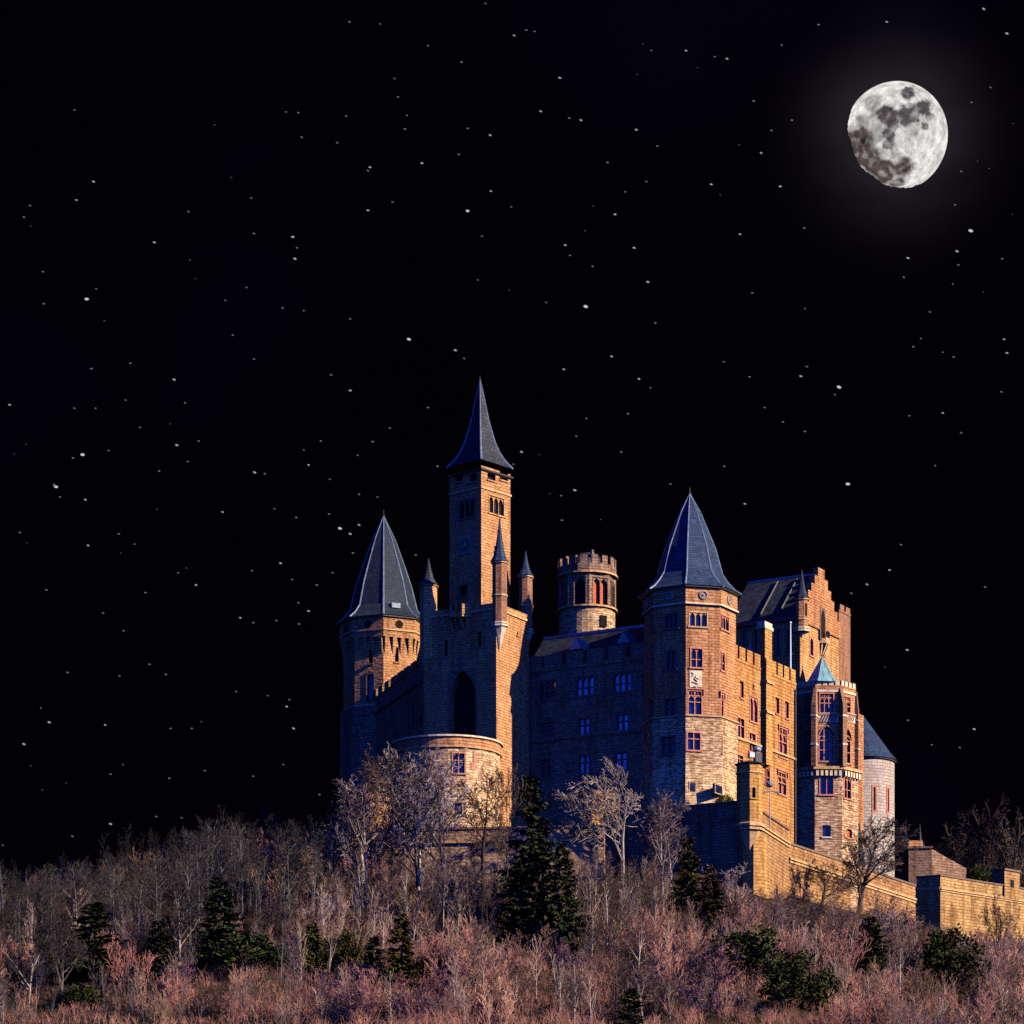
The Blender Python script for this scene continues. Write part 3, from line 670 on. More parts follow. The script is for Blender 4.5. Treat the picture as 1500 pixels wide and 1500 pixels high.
# --- octagonal tower with machicolated drum beside the chapel wall
c = XY(562, 432); ph = 2
T = thing('octagonal_tower', (*c, 62), 'grey-spired octagonal tower with a machicolated drum beside the square clock tower', 'tower')
z1 = ZZ(936, 427); zd = ZZ(923, 427); ze = ZZ(905, 427)
fs = oct_faces(c, 5.3, ph, ZZ(1032, 427), z1+0.5)
fa, fb, fc = face_at(fs, 24.5, ph), face_at(fs, -20.5, ph), face_at(fs, -65, ph)
fa.win(578.5, 584, 948, 970, 'plain', frame='ashlar', pane='dark_void'); fb.win(540, 546, 952, 972, 'plain', frame='grey_stone', pane='dark_void')
fb.win(536, 549, 986, 1026, 'slot', frame='grey_stone', pane='glass')
walls(fs, 'wall', 'ashlar', T)
ring(c, 5.1, 5.5, ph, ZZ(1034, 427), ZZ(1031, 427)).build('string_course', 'pale_trim', T)
mb = MB(); mb.loft([ngon(c, 6.0, 8, ph, 56), ngon(c, 5.72, 8, ph, ZZ(1033, 427))]); mb.build('plinth', 'grey_stone', T)
fd = oct_faces(c, 5.78, ph, z1+0.25, ze)
for f in fd:
    u, zc = f.L/2, (zd+ze)/2; rr = 0.42
    mb = MB(); mb.loft([[f.T(u+r_*math.cos(i*math.pi/8), zc+r_*math.sin(i*math.pi/8), ww) for i in range(16)] for r_, ww in ((0.56, -0.03), (0.52, 0.06), (0.40, 0.06), (0.36, 0.025), (0.02, 0.02))]); mb.build('round_opening', 'dark_void', T)
    for k in range(4):
        uu = f.L*(k+0.5)/4; cbm = MB(); w0_ = -0.42
        cbm.hexa([f.T(uu-0.2, z1-1.9, w0_+0.02), f.T(uu+0.2, z1-1.9, w0_+0.02), f.T(uu+0.2, z1-1.9, w0_-0.2), f.T(uu-0.2, z1-1.9, w0_-0.2)],
                 [f.T(uu-0.28, z1+0.26, -0.02), f.T(uu+0.28, z1+0.26, -0.02), f.T(uu+0.28, z1+0.26, w0_-0.2), f.T(uu-0.28, z1+0.26, w0_-0.2)])
        cbm.build('corbel', 'ashlar', T)
mb = MB()
for f in fd: f.mesh(mb)
mb.face([(*f.A, ze) for f in fd]); mb.face([(*f.A, z1+0.25) for f in fd][::-1]); mb.build('drum', 'ashlar', T)
ring(c, 5.6, 5.95, ph, zd-0.1, zd+0.1).build('string_course', 'trim', T)
ring(c, 5.6, 6.1, ph, ze-0.05, ze+0.28, flare=0.12).build('eaves_cornice', 'iron', T)
pr = [(6.25, ze+0.25), (5.3, ze+0.95), (4.4, ze+2.1), (3.6, ZZ(858, 432)), (2.5, ZZ(822, 432)), (1.5, ZZ(791, 432)), (0.06, ZZ(757, 432))]
spire(c, pr, 8, ph, 'spire_roof', 'slate_pale', T, ribr=0.14); finial(c, ZZ(760, 432), 1.2, T)
f = face_at(fd, 24.5, ph); mb = MB(); uu = f.u(583)
mb.box(f.T, uu-0.6, uu+0.6, ZZ(891, 428), ZZ(884, 428), -1.9, -0.62); mb.build('roof_hatch', 'lead', T)

# --- round keep with red panels behind the wing
c = XY(860, 424); ph = 3
T = thing('round_keep', (*c, 84), 'short crenellated tower with red shutters rising behind the slate roof', 'tower')
zl, zu_, zt = ZZ(887, 420.5), ZZ(838, 420.5), ZZ(812, 420.5)
fs = oct_faces(c, 3.75, ph, zl, zu_)
fa, fb, fc = face_at(fs, 25.5, ph), face_at(fs, -19.5, ph), face_at(fs, 70, ph)
fa.win(868, 892, 845, 886, 'lancet', k=2, frame='grey_stone', pane='red_panel', depth=0.6); fb.win(840, 859, 843, 886, 'lancet', k=1, frame='grey_stone', pane='dark_void', depth=0.6)
fc.winu(0.5, fc.L-0.5, zl+0.3, zu_-0.7, 'lancet', k=2, frame='grey_stone', pane='red_panel', depth=0.6)
fe = face_at(fs, -65, ph); fe.winu(0.5, fe.L-0.5, zl+0.3, zu_-0.7, 'lancet', k=2, frame='grey_stone', pane='red_panel', depth=0.6)
walls(fs, 'wall', 'grey_stone', T)
mb = MB(); mb.loft([ngon(c, 3.62, 32, 0, 80), ngon(c, 3.62, 32, 0, zl-0.1)], cyl=3.62); mb.build('lower_drum', 'rubble', T)
ring(c, 3.4, 3.95, ph, zl-0.18, zl+0.12, 24, 0.1).build('string_course', 'trim', T)
ring(c, 3.4, 4.0, ph, zu_-0.15, zu_+0.2, 24, 0.1).build('string_course', 'trim', T)
fp = oct_faces(c, 3.8, ph, 0, 1, 16); ring_crenel(fp, zu_+0.2, zu_+1.2, zt, 1, 0.42, 0.4, 'parapet', 'grey_stone', T, 0.0)
spire(c, [(3.0, zu_+0.9), (2.2, zu_+2.2), (1.2, zu_+3.1), (0.1, zu_+3.4)], 16, ph, 'cap_roof', 'slate_dark', T, ribs=False)
mb = MB(); mb.loft([ngon((c[0]+0.6, c[1]-2.0), 0.3, 6, 0, zu_+1.0), ngon((c[0]+0.6, c[1]-2.0), 0.26, 6, 0, zt+0.9)], cap0=True); mb.build('chimney_pot', 'white_stone', T)
mb = MB(); mb.box(Face((c[0]+1.6, c[1]-3.3), (c[0]+2.5, c[1]-3.0), 0, 1).T, 0, 0.9, zl-2.6, zl-1.2, -0.4, 0.1); mb.build('small_opening', 'dark_void', T)

# --- the sunlit palace front
p0 = XY(1069, 398.8); lb = reach(p0, BR, 1166); p1 = along(p0, BR, lb)
T = thing('palace_range', (*p0, 62), 'sunlit golden crenellated facade with red-framed windows right of the octagonal tower', 'building')
zt = ZZ(944, 400); zn = zt-1.55; f = Face(p0, p1, 58, zn-0.3)
W = lambda *a, **k: f.win(*a, **{'pane': 'glass_rose', **k})
W(1084, 1089.5, 998, 1023, 'plain'); W(1098, 1110, 1020, 1058, 'lancet', k=2); W(1123, 1127, 1016, 1041, 'plain'); W(1136, 1141.5, 1022, 1046, 'plain'); W(1150, 1155.5, 1028, 1053, 'plain')
W(1080, 1090.5, 1051, 1083, 'cross'); W(1097, 1107, 1073, 1102, 'cross'); W(1122, 1130, 1069, 1099, 'cross'); W(1140.5, 1153, 1066, 1110, 'tracery', k=2, label=1)
W(1079, 1089, 1105, 1122, 'cross'); W(1120, 1128, 1122, 1150, 'double', k=2); W(1139, 1152, 1131, 1164, 'tracery', k=2, label=1)
W(1103, 1105, 1003, 1008, 'plain', pane='dark_void')
b0, b1 = along(p1, 150, 8), along(p0, 150, 8)
walls([f, Face(p1, b0, 58, zn-0.3), Face(b0, b1, 58, zn-0.3), Face(b1, p0, 58, zn-0.3)], 'wall', 'ashlar_gold', T)
uc0, uc1 = f.u(1114.5), f.u(1128)
mb = MB(); crenel(mb, f, zn-0.3, zn, zt, 4, 0.24, 0.5, 0.06, 0.2, uc0); mb.build('parapet', 'ashlar_gold', T)
mb = MB(); crenel(mb, f, zn-0.3, zn, zt, 4, 0.24, 0.5, 0.06, uc1, f.L); mb.build('parapet', 'ashlar_gold', T)
zc = f.zu(1077, 0.3)
strip(f, zc-0.12, zc+0.12, 0.2, 'string_course', 'trim', T)
mb = MB(); zk = f.zu(913, (uc0+uc1)/2); zq = f.zu(1120, uc0)
mb.box(f.T, uc0, uc1-0.9, zq, zt-0.4, -0.3, 0.75); mb.box(f.T, uc0+0.15, uc1-0.5, zt-0.42, zk-0.9, -0.5, 0.5)
o = mb.build('chimney_stack', 'ashlar_gold', T)
mb = MB(); mb.box(f.T, uc0-0.1, uc1-0.3, zk-0.9, zk-0.5, -0.6, 0.62); mb.box(f.T, uc0+0.05, uc1-0.45, zk-0.5, zk, -0.52, 0.52); mb.build('chimney_cap', 'pale_trim', o)
for zz in (f.zu(999, uc0), f.zu(1043, uc0)): mb = MB(); mb.box(f.T, uc0-0.15, uc1-0.6, zz-0.15, zz+0.15, -0.1, 0.95); mb.build('band', 'trim', o)
um = f.u(1163.5); mb = MB(); mb.tube([f.T(um, 62, 0.16), f.T(um, f.zu(1010, um), 0.16)], 0.12, 6); mb.build('drainpipe', 'iron', T)
# flag pole on the facade
pz = P3(1158, 985, 414); F1 = thing('flag_pole', pz, 'thin white pole standing behind the golden battlements', 'flag pole')
mb = MB(); mb.tube([pz+Vector((0, 0, -1.2)), pz+Vector((0, 0, 3)), pz+Vector((0, 0, 6.2))], [0.10, 0.09, 0.06], 6); mb.build('pole', 'white_metal', F1)
mb = MB(); mb.loft([ngon((pz.x, pz.y), r_, 8, 0, pz.z+z_) for r_, z_ in ((0.06, 6.15), (0.14, 6.25), (0.14, 6.35), (0.03, 6.45))], cap0=True); mb.build('knob', 'white_metal', F1)
pz = P3(1099, 966, 409); F1 = thing('pinnacle', pz, 'small white pointed pinnacle behind the battlements beside the chimney', 'pinnacle')
mb = MB(); mb.loft([ngon((pz.x, pz.y), r_, 6, 0, pz.z+z_) for r_, z_ in ((0.34, -1.5), (0.34, 0.2), (0.4, 0.3), (0.12, 1.4), (0.02, 2.6))], cap0=True); mb.build('spike', 'white_metal', F1)

# --- great hall behind, with stepped gable
p0 = XY(1172, 417); lh = reach(p0, AL, 1066); pl = along(p0, AL, lh); wg = reach(p0, BR, 1229); pr_ = along(p0, BR, wg)
T = thing('great_hall', (*p0, 66), 'dark-roofed great hall with a sunlit stepped gable at the top of the castle', 'building')
ze = ZZ(903, 417); zr = ZZ(840, 422)
fa, fb = Face(pl, p0, 62, ze), Face(p0, pr_, 62, ze)
for px in (1090, 1108, 1140, 1156): fa.win(px-4, px+4, 922, 958, 'slot', frame='dark_trim', pane='glass')
fb.win(1186, 1191.5, 934, 961, 'slot', frame='red_trim', pane='red_panel'); 
ba, bb = along(pl, BR, wg), pr_
walls([fa, fb, Face(bb, ba, 62, ze), Face(ba, pl, 62, ze)], 'wall', 'ashlar', T)
mb = MB(); q = lambda u, w, z: fa.T(u, z, w)
mb.hexa([q(0, 0.5, ze-0.1), q(fa.L-0.4, 0.5, ze-0.1), q(fa.L-0.4, -wg-0.5, ze-0.1), q(0, -wg-0.5, ze-0.1)], [q(0, -wg/2+0.08, zr), q(fa.L-0.4, -wg/2+0.08, zr), q(fa.L-0.4, -wg/2-0.08, zr), q(0, -wg/2-0.08, zr)])
rf = mb.build('roof', 'slate_dark', T)
mb = MB(); mb.box(fa.T, 0, fa.L-0.4, zr-0.1, zr+0.16, -wg/2-0.2, -wg/2+0.2); mb.build('ridge_cap', 'lead', rf)
strip(fa, ze-0.45, ze-0.05, 0.55, 'eaves_gutter', 'iron', T)
for i in range(2):
    uu = fa.u(1113+24*i); mb = MB(); s0, s1 = 0.08, 0.92
    pts = [q(uu+0.4*i, 0.62-(wg/2+0.5)*t, ze+(zr-ze)*t+0.10) for t in (s0, 0.5, s1)]
    mb.tube(pts, 0.14, 4); mb.build('roof_ladder', 'iron', rf)
mb = MB(); N_ = 6; hw = wg/2   # stepped gable, one solid
out = []
for i in range(N_):
    u0, u1 = hw*i/N_, hw*(i+1)/N_
    z = ze+0.9+(zr-ze+0.3)*(i+0.5)/N_; out.append((u0, u1, z))
out += [(wg-b_, wg-a_, z) for a_, b_, z in out[::-1]]
tw0, tw1, tz0, tz1 = fb.u(1198.5), fb.u(1206.5), fb.zu(938, fb.u(1202)), fb.zu(890, fb.u(1202))
for i, (u0, u1, z) in enumerate(out):
    for w_, rev in ((0.22, 0), (-0.5, 1)):
        qd = [fb.T(u0, ze-0.6, w_), fb.T(u1, ze-0.6, w_), fb.T(u1, z, w_), fb.T(u0, z, w_)]
        mb.face(qd[::-1] if rev else qd)
    mb.face([fb.T(u0, z, 0.22), fb.T(u1, z, 0.22), fb.T(u1, z, -0.5), fb.T(u0, z, -0.5)])
    zp_ = out[i-1][2] if i else ze-0.6; zn_ = out[i+1][2] if i+1 < len(out) else ze-0.6
    if zp_ < z: mb.face([fb.T(u0, zp_, -0.5), fb.T(u0, zp_, 0.22), fb.T(u0, z, 0.22), fb.T(u0, z, -0.5)])
    if zn_ < z: mb.face([fb.T(u1, zn_, 0.22), fb.T(u1, zn_, -0.5), fb.T(u1, z, -0.5), fb.T(u1, z, 0.22)])
mb.face([fb.T(0, ze-0.6, -0.5), fb.T(wg, ze-0.6, -0.5), fb.T(wg, ze-0.6, 0.22), fb.T(0, ze-0.6, 0.22)])
gb = mb.build('stepped_gable', 'ashlar', T)
mb = MB(); mb.box(fb.T, tw0, tw1, tz0, tz1, -0.1, 0.3); arch = mb.build('tall_window', 'dark_trim', T)
mb = MB(); T_ = fb.T
mb.face([T_(tw0+0.2, tz0+0.1, 0.32), T_(tw1-0.2, tz0+0.1, 0.32), T_(tw1-0.2, tz1-1.2, 0.32), T_((tw0+tw1)/2, tz1-0.1, 0.32), T_(tw0+0.2, tz1-1.2, 0.32)])
mb.build('pane', 'dark_void', arch)
oriel(fb, fb.u(1205), 1.1, fb.zu(944, fb.u(1205)), fb.zu(937, fb.u(1205)), 0.8, 'balcony', 'trim', T)
turret(along(along(p0, BR, 0.3), 150, -0.1), 0.86, ZZ(931, 416), ZZ(920, 416), ZZ(874, 416), ZZ(831, 416), T, mat='ashlar', roof='slate_pale', bands=(0.3,))
w2 = Face(p0, along(p0, BR, 1), 0, 1)
tc_ = along(along(p0, BR, 0.3), 150, -0.1); mb = MB(); nf = Face(*[x[:2] for x in ngon((tc_[0], tc_[1]), 0.87, 8, -30, 0)[1:3]], 0, 1)
mb.box(nf.T, nf.L/2-0.16, nf.L/2+0.16, ZZ(901, 416), ZZ(882, 416), -0.1, 0.03); mb.build('slot', 'dark_void', T)
pp = pr_; fe = Face(along(pp, BR, -0.1), along(pp, BR, 3.6), 66, ZZ(892, 426)); bq = along(fe.B, 150, 3); bq0 = along(fe.A, 150, 3)
walls([fe, Face(fe.B, bq, 66, fe.z1), Face(bq, bq0, 66, fe.z1), Face(bq0, fe.A, 66, fe.z1)], 'stair_tower', 'brick', T)
mb = MB(); crenel(mb, fe, fe.z1, fe.z1+0.3, fe.z1+1.0, 2, 0.3, 0.4, 0.08); mb.build('parapet', 'brick', T)

# --- polygonal bay tower with a green copper cap
c = XY(1206, 419); ph = -19
T = thing('bay_tower', (*c, 60), 'polygonal bay tower with traceried red windows under a small green copper cap', 'tower')
zl, zt = ZZ(1124, 414.5), ZZ(1002, 414.5)
fs = oct_faces(c, 4.26, ph, zl, zt)
f0, f1, f2 = face_at(fs, 0.5, ph), face_at(fs, 45.5, ph), face_at(fs, -44, ph)
f0.win(1200, 1222, 1015, 1046, 'tracery', k=3, out=0.08); f0.win(1199, 1222, 1064, 1115, 'arch', k=3, hood=1, out=0.06)
f1.win(1236, 1246, 1020, 1050, 'tracery', k=2, out=0.08, pane='glass_rose'); f1.win(1235, 1246, 1068, 1118, 'arch', k=2, hood=1, out=0.06)
f2.win(1177, 1188, 1018, 1048, 'tracery', k=2, frame='dark_trim'); f2.win(1177, 1188, 1068, 1114, 'arch', k=2, frame='dark_trim')
walls(fs, 'wall', 'ashlar', T)
lo = oct_faces(c, 4.57, ph, 56, zl-0.3); g0, g1, g2 = face_at(lo, 0.5, ph), face_at(lo, 45.5, ph), face_at(lo, -44, ph)
g0.win(1200, 1222, 1135, 1164, 'lancet', k=2, out=0.08); g1.win(1236, 1247, 1139, 1170, 'double', k=2); g0.win(1205, 1217, 1209, 1226, 'plain', frame='pale_trim'); g1.win(1241, 1248, 1215, 1228, 'plain', frame='red_trim', pane='red_panel')
g0.win(1193, 1194.5, 1181, 1191, 'plain', frame='rubble', pane='dark_void')
walls(lo, 'lower_wall', 'rubble', T)
ring(c, 4.3, 5.15, ph, zl-0.75, zl+0.12, flare=0.5).build('balcony_cornice', 'trim', T)
for f in lo[:3]+lo[-2:]:
    for k in range(6):
        uu = f.L*(k+0.5)/6; mb = MB(); mb.box(f.T, uu-0.17, uu+0.17, zl-1.05, zl-0.4, -0.1, 0.42); mb.build('corbel', 'pale_trim', T)
for f in (f0, f1):
    z_ = f.zu(1052, f.L/2); mb = MB(); mb.box(f.T, 0.35, f.L-0.3, z_-0.5, z_+0.5, -0.1, 0.10)
    o = mb.build('carved_frieze', 'pale_trim', T)
    for k in range(6):
        uu = 0.6+(f.L-1.2)*k/6; s_ = MB(); s_.tube([f.T(uu, z_-0.4, 0.12), f.T(uu+0.42, z_+0.4, 0.12)], 0.09, 4); s_.build('carved_rib', 'dark_trim', o)
    strip(f, z_+0.5, z_+0.68, 0.22, 'string_course', 'trim', T)
for k, i in enumerate((0, 1, 2, 7)):   # buttresses on the corners
    v = ngon(c, 4.26, 8, ph, 0)[i]; an = R(ph+45*i); rd = (math.sin(an), -math.cos(an)); tg = (math.cos(an), math.sin(an))
    B_ = lambda u, v_, w_: (v[0]+tg[0]*u+rd[0]*w_, v[1]+tg[1]*u+rd[1]*w_, v_)
    mb = MB(); mb.box(B_, -0.3, 0.3, zl+0.1, ZZ(1030, 414.5), -0.3, 1.0 if k < 2 else 0.35); mb.hexa([B_(-0.26, ZZ(1030, 414.5)-0.02, 0.9 if k < 2 else 0.3), B_(0.26, ZZ(1030, 414.5)-0.02, 0.9 if k < 2 else 0.3), B_(0.26, ZZ(1030, 414.5)-0.02, -0.3), B_(-0.26, ZZ(1030, 414.5)-0.02, -0.3)], [B_(-0.2, zt-0.4, 0.12), B_(0.2, zt-0.4, 0.12), B_(0.2, zt-0.4, -0.2), B_(-0.2, zt-0.4, -0.2)])
    o = mb.build('buttress', 'brick', T)
    for z_ in (ZZ(1050, 414.5), ZZ(1092, 414.5)): mb = MB(); mb.box(B_, -0.36, 0.36, z_, z_+0.25, -0.2, 1.08 if k < 2 else 0.42); mb.build('band', 'pale_trim', o)
ring(c, 4.0, 4.4, ph, zt-0.9, zt-0.6).build('string_course', 'pale_trim', T)
ring_crenel(oct_faces(c, 4.2, ph, 0, 1), zt-0.6, zt, zt+0.62, 4, 0.32, 0.35, 'parapet', 'pale_trim', T, 0.05)
c2 = XY(1204.5, 416.6)
o = spire(c2, [(2.15, zt+0.45), (1.75, zt+0.95), (0.06, ZZ(962, 416.5))], 6, -20, 'cap_roof', 'copper', T, rib='copper', ribr=0.07); finial(c2, ZZ(964, 416.5), 1.1, T, 0.09, 'brick')

# --- apse with slate cone at the right, and the small lit block before it
c = XY(1262, 434)
T = thing('chapel_apse', (*c, 60), 'pale round apse with tall slit windows under a slate half cone', 'building')
ze = ZZ(1117, 434)
mb = MB(); mb.loft([ngon(c, 4.34, 40, 0, 55), ngon(c, 4.34, 40, 0, ze)], cyl=4.34); mb.build('wall', 'white_stone', T, True)
ring(c, 4.2, 4.6, 0, ze-0.3, ze+0.05, 40, 0.15).build('eaves_cornice', 'dark_trim', T)
spire(c, [(4.8, ze), (4.0, ze+0.9), (0.1, ZZ(1046, 434))], 40, 0, 'cone_roof', 'slate', T, ribs=False)
for an, hh in ((17, 44), (47, 42)):
    a0 = R(an); rd = (math.sin(a0), -math.cos(a0)); tg = (math.cos(a0), math.sin(a0)); v = (c[0]+rd[0]*4.32, c[1]+rd[1]*4.32)
    B_ = lambda u, v_, w_: (v[0]+tg[0]*u+rd[0]*w_, v[1]+tg[1]*u+rd[1]*w_, v_)
    mb = MB(); zb = ZZ(1190, 430); mb.box(B_, -0.36, 0.36, zb, zb+3.6, -0.2, 0.06); o = mb.build('slit_window', 'red_trim', T)
    mb = MB(); mb.box(B_, -0.14, 0.14, zb+0.25, zb+3.3, -0.2, 0.075); mb.build('pane', 'dark_void', o)
pA_ = XY(1249, 420); pB_ = along(pA_, BR, reach(pA_, BR, 1265)); f = Face(pA_, pB_, 58, ZZ(1043, 421))
T = thing('stair_block', (*pA_, 60), 'narrow orange block wedged between bay tower and pale apse', 'building')
b0, b1 = along(pB_, 150, 4), along(pA_, 150, 4)
walls([f, Face(pB_, b0, 58, f.z1), Face(b0, b1, 58, f.z1), Face(b1, pA_, 58, f.z1)], 'wall', 'ashlar', T)
mb = MB(); mb.hexa([f.T(-0.15, f.z1, 0.2), f.T(f.L+0.2, f.z1, 0.2), f.T(f.L+0.2, f.z1, -4.2), f.T(-0.15, f.z1, -4.2)], [f.T(-0.1, f.z1+1.2, -1.2), f.T(f.L+0.1, f.z1+0.5, -1.2), f.T(f.L+0.1, f.z1+0.5, -3), f.T(-0.1, f.z1+1.2, -3)]); mb.build('roof', 'slate_dark', T)
mb = MB(); mb.tube([f.T(f.L-0.5, f.z1-0.2, -1), f.T(f.L-0.5, f.z1+4.2, -1)], 0.12, 5); mb.build('chimney_pipe', 'iron', T)
f = Face(XY(1256, 421), XY(1272, 423.5), 0, 1); z0_, z1_ = ZZ(1262, 422), ZZ(1207, 422)
T = thing('buttress', (*XY(1256, 421), 58), 'dark triangular buttress leaning between bay tower and pale apse', 'buttress')
mb = MB(); mb.hexa([f.T(0, 56, 0.4), f.T(f.L*1.1, 56, 0.4), f.T(f.L*1.1, 56, -1.2), f.T(0, 56, -1.2)], [f.T(0, z1_, 0.2), f.T(0.3, z1_, 0.2), f.T(0.3, z1_, -1.2), f.T(0, z1_, -1.2)]); mb.build('body', 'slate_dark', T)

# --- round bastion below the chapel
c = XY(655, 395)
T = thing('round_bastion', (*c, 56), 'low round stone bastion below the shadowed chapel, half hidden by bare trees', 'bastion')
zt = ZZ(1077, 389)
class CylFace(Face):
    def __init__(s, c, r, deg, half, z0, z1):
        a, b = R(deg-half), R(deg+half)
        Face.__init__(s, (c[0]+r*math.sin(a), c[1]-r*math.cos(a)), (c[0]+r*math.sin(b), c[1]-r*math.cos(b)), z0, z1)
rb, nb = 6.45, 40
fs = [CylFace(c, rb, 12+20*i, 10, 52, zt-1.4) for i in range(18)]
fs[0].win(662, 685, 1102, 1133, 'cross', out=0.1); fs[0].win(666, 677, 1176, 1194, 'plain', frame='pale_trim')
walls(fs, 'wall', 'rubble', T)
ring(c, 6.2, 6.62, 0, zt-1.55, zt-1.3, nb, 0.1, 6.6).build('string_course', 'trim', T)
ring(c, 6.0, 6.55, 0, zt-1.3, zt-0.25, nb, 0.0, 6.5).build('parapet', 'ashlar', T)
ring(c, 5.9, 6.78, 0, zt-0.28, zt, nb, 0.08, 6.6).build('coping', 'pale_trim', T)
mb = MB(); mb.face(ngon(c, 6.3, nb, 0, zt-0.7)); mb.build('deck', 'retain', T)
f = CylFace(c, rb, 32, 10, 0, 1); u0 = f.u(693); mb = MB(); z0_ = f.zu(1128, u0)
mb.box(f.T, u0, u0+0.45, z0_+0.9, z0_+2.3, -0.2, 0.09); mb.box(f.T, u0-0.3, u0+0.35, z0_, z0_+0.9, -0.2, 0.08); o = mb.build('stone_patch', 'red_trim', T); o['label'] = 'reddish patch of replaced stone beside the window'

# --- terraces and outer walls
def wall_thing(name, A, B, z0, z1, thick, label, mat, ledge=None, cope=True, cat='wall', par=None):
    f = Face(A, B, z0, z1); T = thing(name, (*A, z0), label, cat)
    mb = MB(); mb.box(f.T, 0, f.L, z0, z1, -thick, 0); mb.build('wall', mat, T)
    if cope: mb = MB(); mb.box(f.T, -0.05, f.L+0.05, z1-0.02, z1+0.22, -thick-0.12, 0.14); mb.build('coping', 'dark_trim', T)
    for k, dz in enumerate(ledge or ()): mb = MB(); mb.box(f.T, 0, f.L, z1-dz-0.14, z1-dz+0.10, -0.2, 0.26-0.1*k); mb.build('ledge', 'trim', T)
    return f, T
pU = XY(1098, 383)
wall_thing('retaining_wall', XY(545, 387), XY(885, 384), 46, ZZ(1214, 385.5), 1.5, 'long brown retaining wall below the round bastion', 'retain', ledge=(1.5,))
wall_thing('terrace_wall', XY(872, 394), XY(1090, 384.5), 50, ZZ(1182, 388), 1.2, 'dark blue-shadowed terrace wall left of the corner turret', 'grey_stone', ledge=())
v0 = (pU[0]+0.6, pU[1]+0.4); v1 = along(v0, 71.7, 17.2)
f, VT = wall_thing('stair_parapet', v0, v1, 44, ZZ(1184, 384), 1.0, 'golden wall stepping back from the corner turret below the facade', 'rampart', ledge=(1.62, 2.0))
f, _ = wall_thing('rampart_wall', v1, along(v1, 60.8, 41), 42, ZZ(1238, 400.6), 1.2, 'long golden rampart wall descending below the bay tower to the outer bastion', 'rampart', ledge=(1.75, 2.1))
e1 = f.B; eA = along(e1, -30, 3.4); eB = along(eA, 43, 20)
zt = ZZ(1285, 435)
T = thing('outer_bastion', (*eA, 44), 'golden angular bastion with a small lookout turret at the end of the rampart', 'bastion')
fA, fB = Face(e1, eA, 42, zt), Face(eA, eB, 42, zt); bq, br_ = along(eB, 133, 6), along(e1, 43, 8)
walls([fA, fB, Face(eB, bq, 42, zt), Face(bq, e1, 42, zt)], 'wall', 'rampart', T)
for ff in (fA, fB):
    mb = MB(); mb.box(ff.T, -0.05, ff.L+(0.05 if ff is fA else 0), zt-0.02, zt+0.18, -0.6, 0.13+(0.01 if ff is fB else 0)); mb.build('coping', 'dark_trim', T)
    strip(ff, zt-1.75, zt-1.5, 0.22, 'ledge', 'trim', T); strip(ff, zt-2.0, zt-1.85, 0.14, 'ledge', 'trim', T)
u0, u1 = fB.u(1469), fB.u(1491); mb = MB(); mb.box(fB.T, u0, u1, zt-1.6, zt+2.1, -1.9, 0.3); o = mb.build('lookout_turret', 'rampart', T)
mb = MB(); mb.box(fB.T, u0-0.15, u1+0.15, zt+2.08, zt+2.35, -2.05, 0.45); mb.build('cap', 'dark_trim', o)
um = (u0+u1)/2; mb = MB(); mb.box(fB.T, um-0.38, um+0.38, zt-0.1, zt+0.95, -0.1, 0.32); mb.build('opening', 'dark_void', o)

c = pU; ph = -3
T = thing('corner_turret', (*c, 56), 'small octagonal lookout turret with a black pointed slot on the terrace corner', 'turret')
zt, zb = ZZ(1119, 382), ZZ(1204, 382)
fs = oct_faces(c, 1.52, ph, zb, zt); g = face_at(fs, 20, ph); g.win(1100.6, 1107.5, 1152, 1169, 'slot', frame='ashlar_gold', pane='dark_void', depth=0.3, out=0.03)
walls(fs, 'wall', 'ashlar_gold', T)
mb = MB(); mb.loft([ngon(c, 1.72, 8, ph, zt), ngon(c, 1.85, 8, ph, zt+0.12), ngon(c, 0.1, 8, ph, zt+0.6)], cap0=True); mb.build('cap', 'slate_dark', T)
ring(c, 1.4, 1.66, ph, zt-1.05, zt-0.85).build('band', 'trim', T)
mb = MB(); mb.loft([ngon(c, r_, 8, ph, zb+z_) for r_, z_ in ((0.25, -4.0), (0.9, -2.3), (1.3, -1.3), (1.45, -0.95), (1.72, -0.9), (1.72, -0.65), (1.6, -0.6), (1.85, -0.5), (1.85, -0.2), (1.62, -0.15), (1.5, 0.05))], cap0=True); mb.build('corbel_base', 'trim', T)
mb = MB(); mb.loft([ngon((c[0]+0.5, c[1]+0.9), r_, 8, ph, z_) for r_, z_ in ((2.2, 44), (1.6, zb-1.5))]); mb.build('pier', 'ashlar_gold', T)
# floodlight and lamp on the turret terrace
def floodlight(px, py, Y, s, label):
    b_ = P3(px, py, Y); T = thing('floodlight', b_, label, 'floodlight')
    mb = MB(); mb.tube([b_+Vector((0, 0, -0.4)), b_+Vector((0, 0, 1.5*s))], 0.09, 6); mb.build('mast', 'grey_metal', T)
    t = Face((b_.x-0.1, b_.y-0.3), (b_.x+0.7, b_.y), 0, 1).T; mb = MB(); mb.box(t, 0, 0.8*s, b_.z+0.1, b_.z+1.25*s, -0.5, 0.2); mb.build('housing', 'iron', T)
    mb = MB(); mb.box(t, -0.75*s, -0.1, b_.z+0.65, b_.z+1.25*s, -0.4, 0.15); o = mb.build('lamp_head', 'grey_metal', T)
    mb = MB(); mb.box(t, -0.68*s, -0.17, b_.z+0.72, b_.z+1.18*s, 0.1, 0.18); mb.build('lens', 'white_metal', o)
    mb = MB(); mb.loft([ngon((b_.x+0.15, b_.y), r_, 10, 0, b_.z+z_*s) for r_, z_ in ((0.5, 1.5), (0.56, 1.6), (0.5, 1.9), (0.2, 2.0))], cap0=True); mb.build('hood', 'lead', T)
